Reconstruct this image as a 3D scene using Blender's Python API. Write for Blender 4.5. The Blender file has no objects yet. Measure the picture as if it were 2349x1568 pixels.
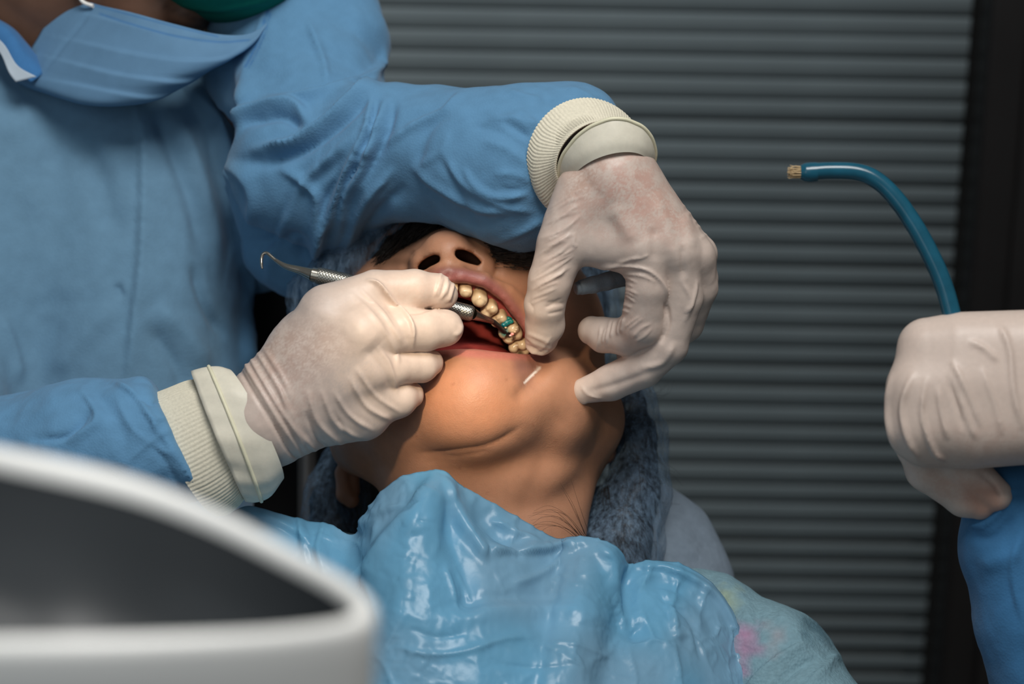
import bpy, bmesh, math, random
import numpy as np
from mathutils import Matrix, Vector
random.seed(7); np.random.seed(7)
C = bpy.context.scene.collection
SC = bpy.context.scene
# ------------------------------------------------------------------ camera, light, exposure
# design space: 1 unit = 0.19 mm, origin at the focus point, u right, v up, w towards the camera
S = 0.00019
F = 85.0/36.0*2349.0
CX, CY = 1174.5, 784.0
PITCH, ROLL = math.radians(18), math.radians(1.0)
FOC = Vector((0, 0, 1.0))
fwd = Vector((0, math.cos(PITCH), -math.sin(PITCH)))
right0 = Vector((1, 0, 0)); up0 = right0.cross(fwd)
right = right0*math.cos(ROLL) + up0*math.sin(ROLL)
up = up0*math.cos(ROLL) - right0*math.sin(ROLL)
R3 = np.array([list(right), list(up), list(-fwd)])          # rows: u, v, w axes in world
FOCn = np.array(list(FOC))
cam_d = bpy.data.cameras.new('camera'); cam = bpy.data.objects.new('camera', cam_d); C.objects.link(cam)
cam_d.lens = 85; cam_d.sensor_width = 36; cam_d.clip_start = 0.02
m4 = Matrix(((right.x, up.x, -fwd.x), (right.y, up.y, -fwd.y), (right.z, up.z, -fwd.z))).to_4x4()
m4.translation = FOC - fwd*(F*S)
cam.matrix_world = m4
cam_d.dof.use_dof = True; cam_d.dof.focus_distance = F*S; cam_d.dof.aperture_fstop = 6.7
SC.camera = cam
SC.view_settings.view_transform = 'Standard'; SC.view_settings.look = 'None'
SC.view_settings.gamma = 1.0; SC.view_settings.use_curve_mapping = False
SC.view_settings.exposure = 0.0
world = bpy.data.worlds.new('world'); SC.world = world; world.use_nodes = True
bgn = world.node_tree.nodes['Background']; bgn.inputs[0].default_value = (0.80, 0.90, 1.0, 1); bgn.inputs[1].default_value = 0.09

def area(name, loc, target, size, sizey, power, col):
    l = bpy.data.lights.new(name, 'AREA'); l.shape = 'RECTANGLE'; l.size = size; l.size_y = sizey
    l.energy = power; l.color = col
    o = bpy.data.objects.new(name, l); C.objects.link(o); o.location = loc
    o.rotation_euler = (Vector(target)-Vector(loc)).to_track_quat('-Z', 'Y').to_euler()
    return o
area('ceiling_panel_light', (0.14, -0.55, 2.12), (0, 0.05, 1.0), 0.6, 0.5, 13.5, (1.0, 0.98, 0.95))
area('basin_fill_light', (-0.55, -1.20, 1.50), (-0.08, -0.45, 1.08), 0.9, 0.9, 2.3, (0.90, 0.96, 1.0))  # added fill lamp at the front left, put there to brighten the basin
# the dental lamp: a warm small lamp above the patient's chest, aimed at the mouth
sp = bpy.data.lights.new('dental_lamp_light', 'SPOT'); sp.energy = 21; sp.color = (1.0, 0.80, 0.55)
sp.spot_size = math.radians(8.2); sp.spot_blend = 0.6; sp.shadow_soft_size = 0.02
spo = bpy.data.objects.new('dental_lamp_light', sp); C.objects.link(spo)
spo.location = (-0.13, -0.60, 1.46)
spo.rotation_euler = (Vector((-0.020, 0.0, 0.990))-spo.location).to_track_quat('-Z', 'Y').to_euler()

# ------------------------------------------------------------------ helpers: space
def P(px, py, w=0.0):
    k = (F-w)/F
    return np.array([(px-CX)*k, -(py-CY)*k, w])
def Nr(px, py, w, r):
    return (P(px, py, w), r*(F-w)/F)
def Ns(*a): return [Nr(*q) for q in a]
def to_world(v): return (np.asarray(v)*S) @ R3 + FOCn
def to_px(v):
    k = F/(F-v[:, 2]); return np.stack([v[:, 0]*k+CX, -v[:, 1]*k+CY], 1)
def lin(r, g, b):
    c = np.array([r, g, b])/255.0
    return np.where(c <= 0.04045, c/12.92, ((c+0.055)/1.055)**2.4)
def nz(v): v = np.asarray(v, float); return v/np.linalg.norm(v)
# ------------------------------------------------------------------ helpers: noise
_perm = np.random.RandomState(3).permutation(256).astype(np.int32); _perm = np.concatenate([_perm, _perm, _perm])
_rv = np.random.RandomState(5).rand(768).astype(np.float32)*2-1
def noise(p):
    p = np.asarray(p, np.float32); i = np.floor(p).astype(np.int32); f = p-i; i &= 255
    u = f*f*(3-2*f); x, y, z = i[:, 0], i[:, 1], i[:, 2]; r = 0
    for dx in (0, 1):
        wx = u[:, 0] if dx else 1-u[:, 0]
        for dy in (0, 1):
            wy = u[:, 1] if dy else 1-u[:, 1]
            for dz in (0, 1):
                wz = u[:, 2] if dz else 1-u[:, 2]
                h = _perm[_perm[_perm[(x+dx) & 255]+((y+dy) & 255)]+((z+dz) & 255)]
                r = r + wx*wy*wz*_rv[h]
    return r
def fbm(p, o=3):
    r = 0; a = 1.0
    for k in range(o): r = r+a*noise(p*2**k+17.3*k); a *= 0.5
    return r
def ridge(p, o=2):
    r = 0; a = 1.0
    for k in range(o): r = r+a*(1-2*np.abs(noise(p*2**k+9.1*k))); a *= 0.5
    return r
_wj = np.random.RandomState(9).rand(256, 3).astype(np.float32)
def cells(p, edge=False):
    """distance to the nearest of scattered points: pillows that meet in sharp creases"""
    p = np.asarray(p, np.float32); i = np.floor(p).astype(np.int32); best = np.full(len(p), 9.0, np.float32); sec = best.copy()
    for dx in (-1, 0, 1):
        for dy in (-1, 0, 1):
            for dz in (-1, 0, 1):
                q = i+np.array([dx, dy, dz]); h = _perm[_perm[_perm[q[:, 0] & 255]+(q[:, 1] & 255)]+(q[:, 2] & 255)]
                d = np.linalg.norm(q+_wj[h]-p, axis=1)
                if edge: sec = np.minimum(sec, np.maximum(d, best))
                best = np.minimum(best, d)
    return sec-best if edge else best
def creases(p, wd=0.1, warp=0.35):
    """thin raised lines where pillows meet, fading in and out"""
    p = np.asarray(p, np.float32)
    q = p+warp*np.stack([noise(p*1.7), noise(p*1.7+31), noise(p*1.7+77)], 1)
    return np.exp(-cells(q, True)/wd)*np.clip(.35+1.4*noise(p*.8+11), 0, 1)
# ------------------------------------------------------------------ helpers: distance fields
def smin(a, b, k):
    h = np.maximum(k-np.abs(a-b), 0)/k
    return np.minimum(a, b)-h*h*k*0.25
def smax(a, b, k): return -smin(-a, -b, k)
def seg(p, a, b, ra, rb):
    ba = (b-a).astype(np.float32); pa = p-a.astype(np.float32)
    t = np.clip(pa@ba/max(float(ba@ba), 1e-6), 0, 1)
    return np.linalg.norm(pa-t[:, None]*ba, axis=1)-(ra+(rb-ra)*t)
def chain(p, nodes, k=0):
    if len(nodes) == 1: return np.linalg.norm(p-nodes[0][0].astype(np.float32), axis=1)-nodes[0][1]
    d = None
    for (a, ra), (b, rb) in zip(nodes[:-1], nodes[1:]):
        e = seg(p, a, b, ra, rb)
        d = e if d is None else (smin(d, e, k) if k else np.minimum(d, e))
    return d
def ell(p, c, r, R=None):
    q = p-np.asarray(c, np.float32)
    if R is not None: q = q@np.asarray(R, np.float32).T
    r = np.asarray(r, np.float32)
    k0 = np.linalg.norm(q/r, axis=1); k1 = np.linalg.norm(q/(r*r), axis=1)
    return np.where(k0 < 1e-4, -r.min(), k0*(k0-1)/np.maximum(k1, 1e-9))
def poly_sd(xy, poly):
    poly = np.asarray(poly, float); d = np.full(len(xy), 1e18); s = np.ones(len(xy)); n = len(poly); j = n-1
    for i in range(n):
        e = poly[j]-poly[i]; w = xy-poly[i]
        b = w-e*np.clip((w@e)/max(e@e, 1e-9), 0, 1)[:, None]
        d = np.minimum(d, (b*b).sum(1))
        c1 = xy[:, 1] >= poly[i, 1]; c2 = xy[:, 1] < poly[j, 1]; c3 = e[0]*w[:, 1] > e[1]*w[:, 0]
        s = np.where((c1 & c2 & c3) | (~c1 & ~c2 & ~c3), -s, s); j = i
    return s*np.sqrt(d)
def catmull(pts, n=8, closed=False):
    p = np.asarray(pts, float)
    if len(p) < 3: return np.array([p[0]+(p[1]-p[0])*t for t in np.linspace(0, 1, n+1)])
    q = np.vstack([p[-1:], p, p[:2]]) if closed else np.vstack([2*p[0]-p[1], p, 2*p[-1]-p[-2]])
    out = []
    for i in range(1, len(q)-2):
        a, b, c, d = q[i-1:i+3]
        for t in np.arange(n)/n:
            out.append(0.5*((2*b)+(c-a)*t+(2*a-5*b+4*c-d)*t*t+(-a+3*b-3*c+d)*t**3))
    if not closed: out.append(p[-1])
    return np.array(out)
# ------------------------------------------------------------------ helpers: surface extraction (surface nets)
def mesh_sdf(f, lo, hi, h, margin=0.0):
    lo = np.asarray(lo, float); hi = np.asarray(hi, float); B = 4
    nb = np.ceil((hi-lo)/(h*B)).astype(int)+1; n = nb*B
    ax = [lo[k]+(np.arange(nb[k])*B+1.5)*h for k in range(3)]
    g = np.stack(np.meshgrid(*ax, indexing='ij'), -1).reshape(-1, 3).astype(np.float32)
    def ev(pp):
        return np.concatenate([f(pp[i:i+200000]) for i in range(0, len(pp), 200000)]) if len(pp) else np.zeros(0)
    d = ev(g)
    keep = np.where(np.abs(d) < B*h*1.05+margin)[0]
    big = np.repeat(np.repeat(np.repeat(np.where(d > 0, 1e3, -1e3).astype(np.float32).reshape(nb), B, 0), B, 1), B, 2)
    off = np.stack(np.meshgrid(*[np.arange(B)]*3, indexing='ij'), -1).reshape(-1, 3)
    bi = np.stack(np.unravel_index(keep, nb), 1)
    ids = (bi[:, None, :]*B+off[None]).reshape(-1, 3)
    big[ids[:, 0], ids[:, 1], ids[:, 2]] = ev((lo+ids*h).astype(np.float32))
    s = big < 0
    c = np.zeros(np.array(s.shape)-1, np.int8)
    for dx in (0, 1):
        for dy in (0, 1):
            for dz in (0, 1):
                c += s[dx:s.shape[0]-1+dx, dy:s.shape[1]-1+dy, dz:s.shape[2]-1+dz]
    act = np.argwhere((c > 0) & (c < 8))
    idx = np.full(c.shape, -1, np.int32); idx[act[:, 0], act[:, 1], act[:, 2]] = np.arange(len(act))
    co = np.array([(x, y, z) for x in (0, 1) for y in (0, 1) for z in (0, 1)])
    V = np.stack([big[act[:, 0]+a, act[:, 1]+b, act[:, 2]+e] for a, b, e in co], 1)
    acc = np.zeros((len(act), 3)); cnt = np.zeros(len(act))
    for i in range(8):
        for j in range(i+1, 8):
            if np.abs(co[i]-co[j]).sum() != 1: continue
            m = (V[:, i] < 0) != (V[:, j] < 0)
            t = np.clip(V[m, i]/(V[m, i]-V[m, j]), 0.02, 0.98)
            acc[m] += co[i]+(co[j]-co[i])*t[:, None]; cnt[m] += 1
    verts = lo+(act+acc/cnt[:, None])*h
    faces = []
    for a in range(3):
        sl0 = [slice(None)]*3; sl1 = [slice(None)]*3; sl0[a] = slice(0, -1); sl1[a] = slice(1, None)
        e = np.argwhere(s[tuple(sl0)] != s[tuple(sl1)])
        b1, b2 = [(1, 2), (2, 0), (0, 1)][a]
        e = e[(e[:, b1] > 0) & (e[:, b2] > 0) & (e[:, b1] < s.shape[b1]-1) & (e[:, b2] < s.shape[b2]-1)]
        ins = s[e[:, 0], e[:, 1], e[:, 2]]
        def at(o1, o2):
            q = e.copy(); q[:, b1] -= o1; q[:, b2] -= o2
            return idx[q[:, 0], q[:, 1], q[:, 2]]
        quad = np.stack([at(1, 1), at(0, 1), at(0, 0), at(1, 0)], 1)
        quad[~ins] = quad[~ins][:, ::-1]
        faces.append(quad)
    fc = np.concatenate(faces); fc = fc[(fc >= 0).all(1)]
    return MD(verts, fc)

class MD:
    def __init__(s, v, f, col=(0.8, 0.8, 0.8)):
        s.v = np.asarray(v, float); s.f = np.asarray(f, np.int32); s.col = np.tile(np.asarray(col, float), (len(s.v), 1))
    def color(s, c): s.col[:] = c; return s
    def normals(s):
        a, b, c, d = [s.v[s.f[:, k % s.f.shape[1]]] for k in range(4)]
        n = np.cross(c-a, (d-b) if s.f.shape[1] == 4 else (b-a)*-1)
        o = np.zeros_like(s.v)
        for k in range(s.f.shape[1]):
            for j in range(3): o[:, j] += np.bincount(s.f[:, k], n[:, j], len(s.v))
        return o/np.maximum(np.linalg.norm(o, axis=1), 1e-9)[:, None]
    def smooth(s, it=1, lam=0.5):
        e = np.concatenate([s.f[:, [k, (k+1) % s.f.shape[1]]] for k in range(s.f.shape[1])])
        for _ in range(it):
            cnt = np.bincount(e[:, 0], minlength=len(s.v))+np.bincount(e[:, 1], minlength=len(s.v))
            a = np.stack([np.bincount(e[:, 0], s.v[e[:, 1], j], len(s.v))+np.bincount(e[:, 1], s.v[e[:, 0], j], len(s.v)) for j in range(3)], 1)
            s.v += lam*(a/np.maximum(cnt, 1)[:, None]-s.v)
        return s
    def px(s): return to_px(s.v)
    def disp(s, amount, nrm=None):
        n = s.normals() if nrm is None else nrm
        s.v = s.v+n*np.asarray(amount)[:, None]; return s
    def strokes(s, L, gain=1.0):
        """L: (kind, pts, width, amp[, fall]); relief along the normal near polylines drawn on the front face"""
        nrm = s.normals(); xy = s.px(); fr = np.clip((nrm[:, 2]+0.15)/0.4, 0, 1); tot = np.zeros(len(s.v))
        for st in L:
            kind, pts, wd, amp = st[:4]; fall = st[4] if len(st) > 4 else wd*4
            c = catmull(pts, 7); reach = max(wd, fall if kind == 's' else wd)*2.6
            lo = c.min(0)-reach; hi = c.max(0)+reach
            m = np.where((xy[:, 0] > lo[0]) & (xy[:, 0] < hi[0]) & (xy[:, 1] > lo[1]) & (xy[:, 1] < hi[1]) & (fr > 0))[0]
            if not len(m): continue
            q = xy[m]; best = np.full(len(m), 1e9); tt = np.zeros(len(m)); sd = np.zeros(len(m)); n = len(c)-1
            for i in range(n):
                e = c[i+1]-c[i]; wv = q-c[i]; t = np.clip(wv@e/max(e@e, 1e-9), 0, 1)
                r = wv-t[:, None]*e; dd = np.hypot(r[:, 0], r[:, 1]); b = dd < best
                best = np.where(b, dd, best); tt = np.where(b, (i+t)/n, tt)
                sd = np.where(b, np.sign(e[0]*wv[:, 1]-e[1]*wv[:, 0]), sd)
            taper = np.minimum(1, np.minimum(tt, 1-tt)*5+(0.25 if kind == 's' else 0.0)); x = best*sd
            if kind == 'g': z = np.exp(-(best/wd)**2)
            elif kind == 'v': z = np.exp(-best/wd)                                   # sharp ridge or crease
            elif kind == 's': z = (0.5-0.5*np.tanh(x/wd))*np.exp(-np.maximum(-x, 0)/fall)   # raised on the left of the stroke
            elif kind == 'f': z = np.where(x < 0, np.exp(-(best/wd)**2), np.exp(-(best/(wd*0.35))**2))  # fold, steep side right
            tot[m] += amp*z*taper*fr[m]*gain
        return s.disp(tot, nrm)
    def paint_line(s, pts, wd, col, a=1.0, hard=1.0, wr=None):
        xy = s.px(); c = catmull(pts, 6); d = np.full(len(xy), 1e9); fr = s.normals()[:, 2] > -0.1
        if wr: fr &= (s.v[:, 2] > wr[0]) & (s.v[:, 2] < wr[1])
        for i in range(len(c)-1):
            e = c[i+1]-c[i]; wv = xy-c[i]; t = np.clip(wv@e/max(e@e, 1e-9), 0, 1)
            d = np.minimum(d, np.linalg.norm(wv-t[:, None]*e, axis=1))
        s._mix(np.exp(-(d/wd)**(2*hard))*a*fr, col); return s
    def paint_poly(s, poly, soft, col, a=1.0, wr=None, front=True, rough=0.0):
        sd = poly_sd(s.px(), poly)
        if rough: sd = sd+rough*fbm(s.v/rough*0.5, 2)
        m = np.clip(0.5-sd/soft, 0, 1)*a
        if front: m = m*(s.normals()[:, 2] > -0.2)
        if wr: m = m*((s.v[:, 2] > wr[0]) & (s.v[:, 2] < wr[1]))
        s._mix(m, col); return s
    def _mix(s, m, col):
        m = np.asarray(m)[:, None]; s.col = s.col*(1-m)+np.asarray(col)*m
# ------------------------------------------------------------------ helpers: objects
def tag(o, label=None, cat=None, group=None, kind=None):
    if label: o['label'] = label
    if cat: o['category'] = cat
    if group: o['group'] = group
    if kind: o['kind'] = kind
    return o
def thing(name, label, cat, base, group=None):
    o = bpy.data.objects.new(name, None); C.objects.link(o); o.location = Vector(base); o.empty_display_size = 0.02
    return tag(o, label, cat, group)
def root_of(o):
    loc = Vector((0, 0, 0))
    while o is not None: loc += Vector(o.location); o = o.parent
    return np.array(list(loc))
def link(name, md, mat, parent=None, smooth=True, label=None, space='design', kind=None, origin=None):
    w = to_world(md.v) if space == 'design' else md.v
    base = root_of(parent) if parent is not None else (np.zeros(3) if origin is None else np.asarray(origin, float))
    me = bpy.data.meshes.new(name); w = w-base
    k = md.f.shape[1]
    me.vertices.add(len(w)); me.vertices.foreach_set('co', w.astype(np.float32).ravel())
    me.loops.add(len(md.f)*k); me.loops.foreach_set('vertex_index', md.f.ravel().astype(np.int32))
    me.polygons.add(len(md.f)); me.polygons.foreach_set('loop_start', np.arange(0, len(md.f)*k, k, dtype=np.int32))
    me.update(calc_edges=True); me.validate()
    me.polygons.foreach_set('use_smooth', np.full(len(me.polygons), smooth))
    at = me.attributes.new('Col', 'FLOAT_COLOR', 'POINT')
    if len(me.vertices) == len(md.col):
        at.data.foreach_set('color', np.concatenate([md.col, np.ones((len(md.col), 1))], 1).astype(np.float32).ravel())
    me.materials.append(mat)
    o = bpy.data.objects.new(name, me); C.objects.link(o)
    if parent is not None: o.parent = parent
    elif origin is not None: o.location = Vector(base)
    if label: o['label'] = label
    if kind: o['kind'] = kind
    return o
def join(*mds):
    v = []; f = []; c = []; n = 0
    for m in mds:
        v.append(m.v); ff = m.f if m.f.shape[1] == 4 else np.concatenate([m.f, m.f[:, 2:3]], 1)
        f.append(ff+n); c.append(m.col); n += len(m.v)
    o = MD(np.concatenate(v), np.concatenate(f)); o.col = np.concatenate(c); return o
def loft(rings, closed=True, caps=False, col=(.8, .8, .8)):
    rings = [np.asarray(r) for r in rings]; n = len(rings[0]); v = np.concatenate(rings); f = []
    for i in range(len(rings)-1):
        for j in range(n if closed else n-1):
            a, b = i*n+j, i*n+(j+1) % n; f.append((a, b, b+n, a+n))
    if caps:
        for k, rv in ((0, True), (len(rings)-1, False)):
            c0 = len(v); v = np.concatenate([v, rings[k].mean(0)[None]])
            for j in range(0, n, 1):
                a, b = k*n+j, k*n+(j+1) % n; f.append((b, a, c0, c0) if rv else (a, b, c0, c0))
    m = MD(v, f, col)
    return m
def fixtri(m):
    return m
def tube(path, rad, n=10, caps=True, col=(.8, .8, .8), squash=1.0):
    path = np.asarray(path, float); rad = np.broadcast_to(np.asarray(rad, float), (len(path),))
    t = np.gradient(path, axis=0); t /= np.maximum(np.linalg.norm(t, axis=1), 1e-9)[:, None]
    a = np.array([0.13, 0.21, 0.97]); rings = []; u = None
    for i in range(len(path)):
        if u is None: u = nz(np.cross(t[i], a) if abs(t[i]@a) < 0.95 else np.cross(t[i], [1, 0, 0]))
        else: u = nz(u-t[i]*(u@t[i]))
        w = np.cross(t[i], u); th = np.linspace(0, 2*np.pi, n, endpoint=False)
        rings.append(path[i]+rad[i]*(np.cos(th)[:, None]*u+np.sin(th)[:, None]*w*squash))
    return loft(rings, True, caps, col)
def hairs(strands, rad=0.8, col=(0.02, 0.015, 0.012)):
    """many thin three-sided strands in one mesh"""
    v = []; f = []; n = 0
    for s in strands:
        s = np.asarray(s); k = len(s)
        t = np.gradient(s, axis=0); t /= np.maximum(np.linalg.norm(t, axis=1), 1e-9)[:, None]
        u = np.cross(t, [0.3, 0.2, 0.93]); u /= np.maximum(np.linalg.norm(u, axis=1), 1e-9)[:, None]; w = np.cross(t, u)
        r = rad*np.linspace(1, 0.35, k)[:, None]
        for a in (0, 2.094, 4.189): v.append(s+r*(math.cos(a)*u+math.sin(a)*w))
        for j in range(3):
            for i in range(k-1):
                a, b = n+j*k+i, n+((j+1) % 3)*k+i; f.append((a, a+1, b+1, b))
        n += 3*k
    return MD(np.concatenate(v), np.array(f), col)
def box_md(lo, hi, bev=0.0, col=(.8, .8, .8)):
    lo = np.array(lo, float); hi = np.array(hi, float); b = min(bev, (hi-lo).min()*0.45)
    bm = bmesh.new(); bmesh.ops.create_cube(bm, size=1.0)
    for v in bm.verts: v.co = Vector(lo+(np.array(v.co)+0.5)*(hi-lo))
    if b > 0: bmesh.ops.bevel(bm, geom=bm.edges[:], offset=b, segments=2, affect='EDGES', profile=0.5)
    bmesh.ops.triangulate(bm, faces=bm.faces[:])
    bm.verts.ensure_lookup_table()
    m = MD([list(v.co) for v in bm.verts], [[v.index for v in f.verts] for f in bm.faces], col); bm.free(); return m
# ------------------------------------------------------------------ helpers: materials
def mat(name, col=None, rough=0.6, spec=0.4, metal=0.0, sss=0.0, sss_col=None, bumps=(), var=0.0, var_scale=200, alpha=1.0,
        coat=0.0, sheen=0.0, trans=0.0, rvar=0.0, emit=None):
    """bumps: (kind, scale, strength, distance[, stretch]) in object coordinates; colour from the point colour unless given"""
    m = bpy.data.materials.new(name); m.use_nodes = True; nt = m.node_tree; nd = nt.nodes; ln = nt.links
    b = nd['Principled BSDF']
    tc = nd.new('ShaderNodeTexCoord')
    if col is None:
        a = nd.new('ShaderNodeAttribute'); a.attribute_name = 'Col'; src = a.outputs['Color']
    else:
        a = nd.new('ShaderNodeRGB'); a.outputs[0].default_value = (*col, 1); src = a.outputs[0]
    if var:
        n = nd.new('ShaderNodeTexNoise'); n.inputs['Scale'].default_value = var_scale; n.inputs['Detail'].default_value = 5
        ln.new(tc.outputs['Object'], n.inputs['Vector'])
        mr = nd.new('ShaderNodeMapRange'); mr.inputs['To Min'].default_value = 1-var; mr.inputs['To Max'].default_value = 1+var
        mr.inputs['From Min'].default_value = 0.3; mr.inputs['From Max'].default_value = 0.7
        ln.new(n.outputs['Fac'], mr.inputs['Value'])
        mx = nd.new('ShaderNodeVectorMath'); mx.operation = 'SCALE'
        ln.new(src, mx.inputs[0]); ln.new(mr.outputs[0], mx.inputs['Scale']); src = mx.outputs[0]
    ln.new(src, b.inputs['Base Color'])
    b.inputs['Roughness'].default_value = rough; b.inputs['Specular IOR Level'].default_value = spec
    b.inputs['Metallic'].default_value = metal; b.inputs['Coat Weight'].default_value = coat
    b.inputs['Sheen Weight'].default_value = sheen; b.inputs['Alpha'].default_value = alpha
    if sss:
        b.inputs['Subsurface Weight'].default_value = sss; b.inputs['Subsurface Radius'].default_value = sss_col or (1, 0.35, 0.2)
        b.inputs['Subsurface Scale'].default_value = 0.004
    if rvar:
        n = nd.new('ShaderNodeTexNoise'); n.inputs['Scale'].default_value = 90; ln.new(tc.outputs['Object'], n.inputs['Vector'])
        mr = nd.new('ShaderNodeMapRange'); mr.inputs['To Min'].default_value = rough-rvar; mr.inputs['To Max'].default_value = rough+rvar
        ln.new(n.outputs['Fac'], mr.inputs['Value']); ln.new(mr.outputs[0], b.inputs['Roughness'])
    prev = None
    for bp in bumps:
        kind, sc, st, dist = bp[:4]; vec = tc.outputs['Object']
        if len(bp) > 4:
            mp = nd.new('ShaderNodeMapping'); mp.inputs['Scale'].default_value = bp[4]
            if len(bp) > 5: mp.inputs['Rotation'].default_value = bp[5]
            ln.new(vec, mp.inputs['Vector']); vec = mp.outputs[0]
        if kind == 'noise':
            t = nd.new('ShaderNodeTexNoise'); t.inputs['Detail'].default_value = 4; out = 'Fac'
        elif kind == 'voronoi':
            t = nd.new('ShaderNodeTexVoronoi'); out = 'Distance'
        else:
            t = nd.new('ShaderNodeTexWave'); t.inputs['Distortion'].default_value = 1.2; out = 'Fac'
        t.inputs['Scale'].default_value = sc; ln.new(vec, t.inputs['Vector'])
        bu = nd.new('ShaderNodeBump'); bu.inputs['Strength'].default_value = st; bu.inputs['Distance'].default_value = dist
        ln.new(t.outputs[out], bu.inputs['Height'])
        if prev: ln.new(prev, bu.inputs['Normal'])
        prev = bu.outputs[0]
    if prev: ln.new(prev, b.inputs['Normal'])
    if trans:
        tr = nd.new('ShaderNodeBsdfTranslucent'); ms = nd.new('ShaderNodeMixShader'); ms.inputs[0].default_value = trans
        ln.new(src, tr.inputs['Color']); ln.new(b.outputs[0], ms.inputs[1]); ln.new(tr.outputs[0], ms.inputs[2])
        if prev: ln.new(prev, tr.inputs['Normal'])
        ln.new(ms.outputs[0], nd['Material Output'].inputs['Surface'])
    return m
# ------------------------------------------------------------------ materials
M_slat = mat('blind_slat_paint', lin(128, 141, 146), rough=0.6, spec=0.3, var=0.06, var_scale=14)
M_wall = mat('wall_paint', lin(150, 152, 150), rough=0.9, bumps=(('noise', 300, .1, .001),))
M_floor = mat('floor_vinyl', lin(140, 138, 132), rough=0.5, var=0.08, var_scale=8)
M_blackframe = mat('black_frame', lin(22, 20, 20), rough=0.5, var=0.2, var_scale=20)
M_skin = mat('patient_skin', None, rough=0.47, spec=0.42, sss=0.12, var=0.045, var_scale=260,
             bumps=(('voronoi', 1500, .18, .0003), ('noise', 500, .12, .0005)))
M_skin2 = mat('dentist_skin', None, rough=0.55, spec=0.35, sss=0.1, var=0.06, var_scale=150, bumps=(('noise', 1200, .15, .0003),))
M_glove = mat('latex_glove', None, rough=0.42, spec=0.38, sss=0.10, sss_col=(1, .75, .65), var=0.03, var_scale=500,
              bumps=(('noise', 1100, .12, .0003), ('noise', 260, .05, .001)))
M_gown = mat('nonwoven_gown', None, rough=0.85, spec=0.2, sheen=0.15, var=0.05, var_scale=160, trans=0.12,
             bumps=(('voronoi', 950, .22, .0004), ('noise', 160, .04, .002)))
M_mask = mat('mask_fabric', None, rough=0.85, spec=0.2, var=0.04, var_scale=120, trans=0.1, bumps=(('noise', 1300, .2, .0003),))
M_cap2 = mat('green_cloth', None, rough=0.9, spec=0.15, var=0.06, var_scale=300, bumps=(('noise', 700, .3, .0005),))
M_knit = mat('knit_cuff_yarn', None, rough=0.9, spec=0.15, var=0.08, var_scale=900, bumps=(('voronoi', 2200, .2, .0003),))
M_bib = mat('plastic_bib_film', None, rough=0.30, spec=0.40, rvar=0.10, var=0.10, var_scale=35, trans=0.3,
            bumps=(('noise', 60, .16, .003, (1, .4, 1), (0, 0, .5)), ('noise', 200, .12, .001)))
M_blouse = mat('blouse_fabric', None, rough=0.9, spec=0.15, var=0.10, var_scale=420, bumps=(('voronoi', 700, .5, .0006), ('noise', 90, .3, .003)))
M_cover = mat('headrest_cover_fabric', None, rough=0.9, spec=0.15, var=0.06, var_scale=300, bumps=(('noise', 260, .3, .001), ('noise', 60, .3, .004)))
M_chair = mat('chair_leather', lin(24, 24, 26), rough=0.55, bumps=(('noise', 400, .2, .0006),))
M_steel = mat('polished_steel', lin(178, 172, 160), rough=0.24, metal=0.95, spec=0.5, bumps=(('noise', 900, .08, .0003),))
M_knurl = mat('knurled_steel', lin(150, 148, 140), rough=0.32, metal=0.9)
M_dark_tip = mat('dark_steel', lin(70, 70, 74), rough=0.35, metal=0.8)
M_grey = mat('grey_silicone', lin(122, 132, 140), rough=0.55, spec=0.35, var=0.08, var_scale=900, bumps=(('noise', 1500, .25, .0003),))
M_tooth = mat('tooth_enamel', None, rough=0.16, spec=0.6, sss=0.15, sss_col=(1, .8, .6), var=0.09, var_scale=420, bumps=(('noise', 700, .12, .0003),))
M_wet = mat('oral_mucosa', None, rough=0.25, spec=0.5, sss=0.15, bumps=(('noise', 500, .3, .0006),), var=0.12, var_scale=200)
M_tube = mat('teal_tube_plastic', lin(28, 88, 110), rough=0.22, spec=0.5, coat=0.2, var=0.15, var_scale=130, trans=0.1)
M_straw = mat('suction_tip_bristle', lin(196, 170, 130), rough=0.7)
M_white = mat('white_enamel', lin(244, 244, 240), rough=0.3, spec=0.5)
M_basin_in = mat('basin_interior', lin(44, 48, 51), rough=0.42, spec=0.4)
M_hair = mat('black_hair', None, rough=0.45, spec=0.4, bumps=(('noise', 300, .5, .002, (1, 1, .15)),))
M_post = mat('grey_metal_post', lin(120, 118, 116), rough=0.4, metal=0.6)

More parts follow.
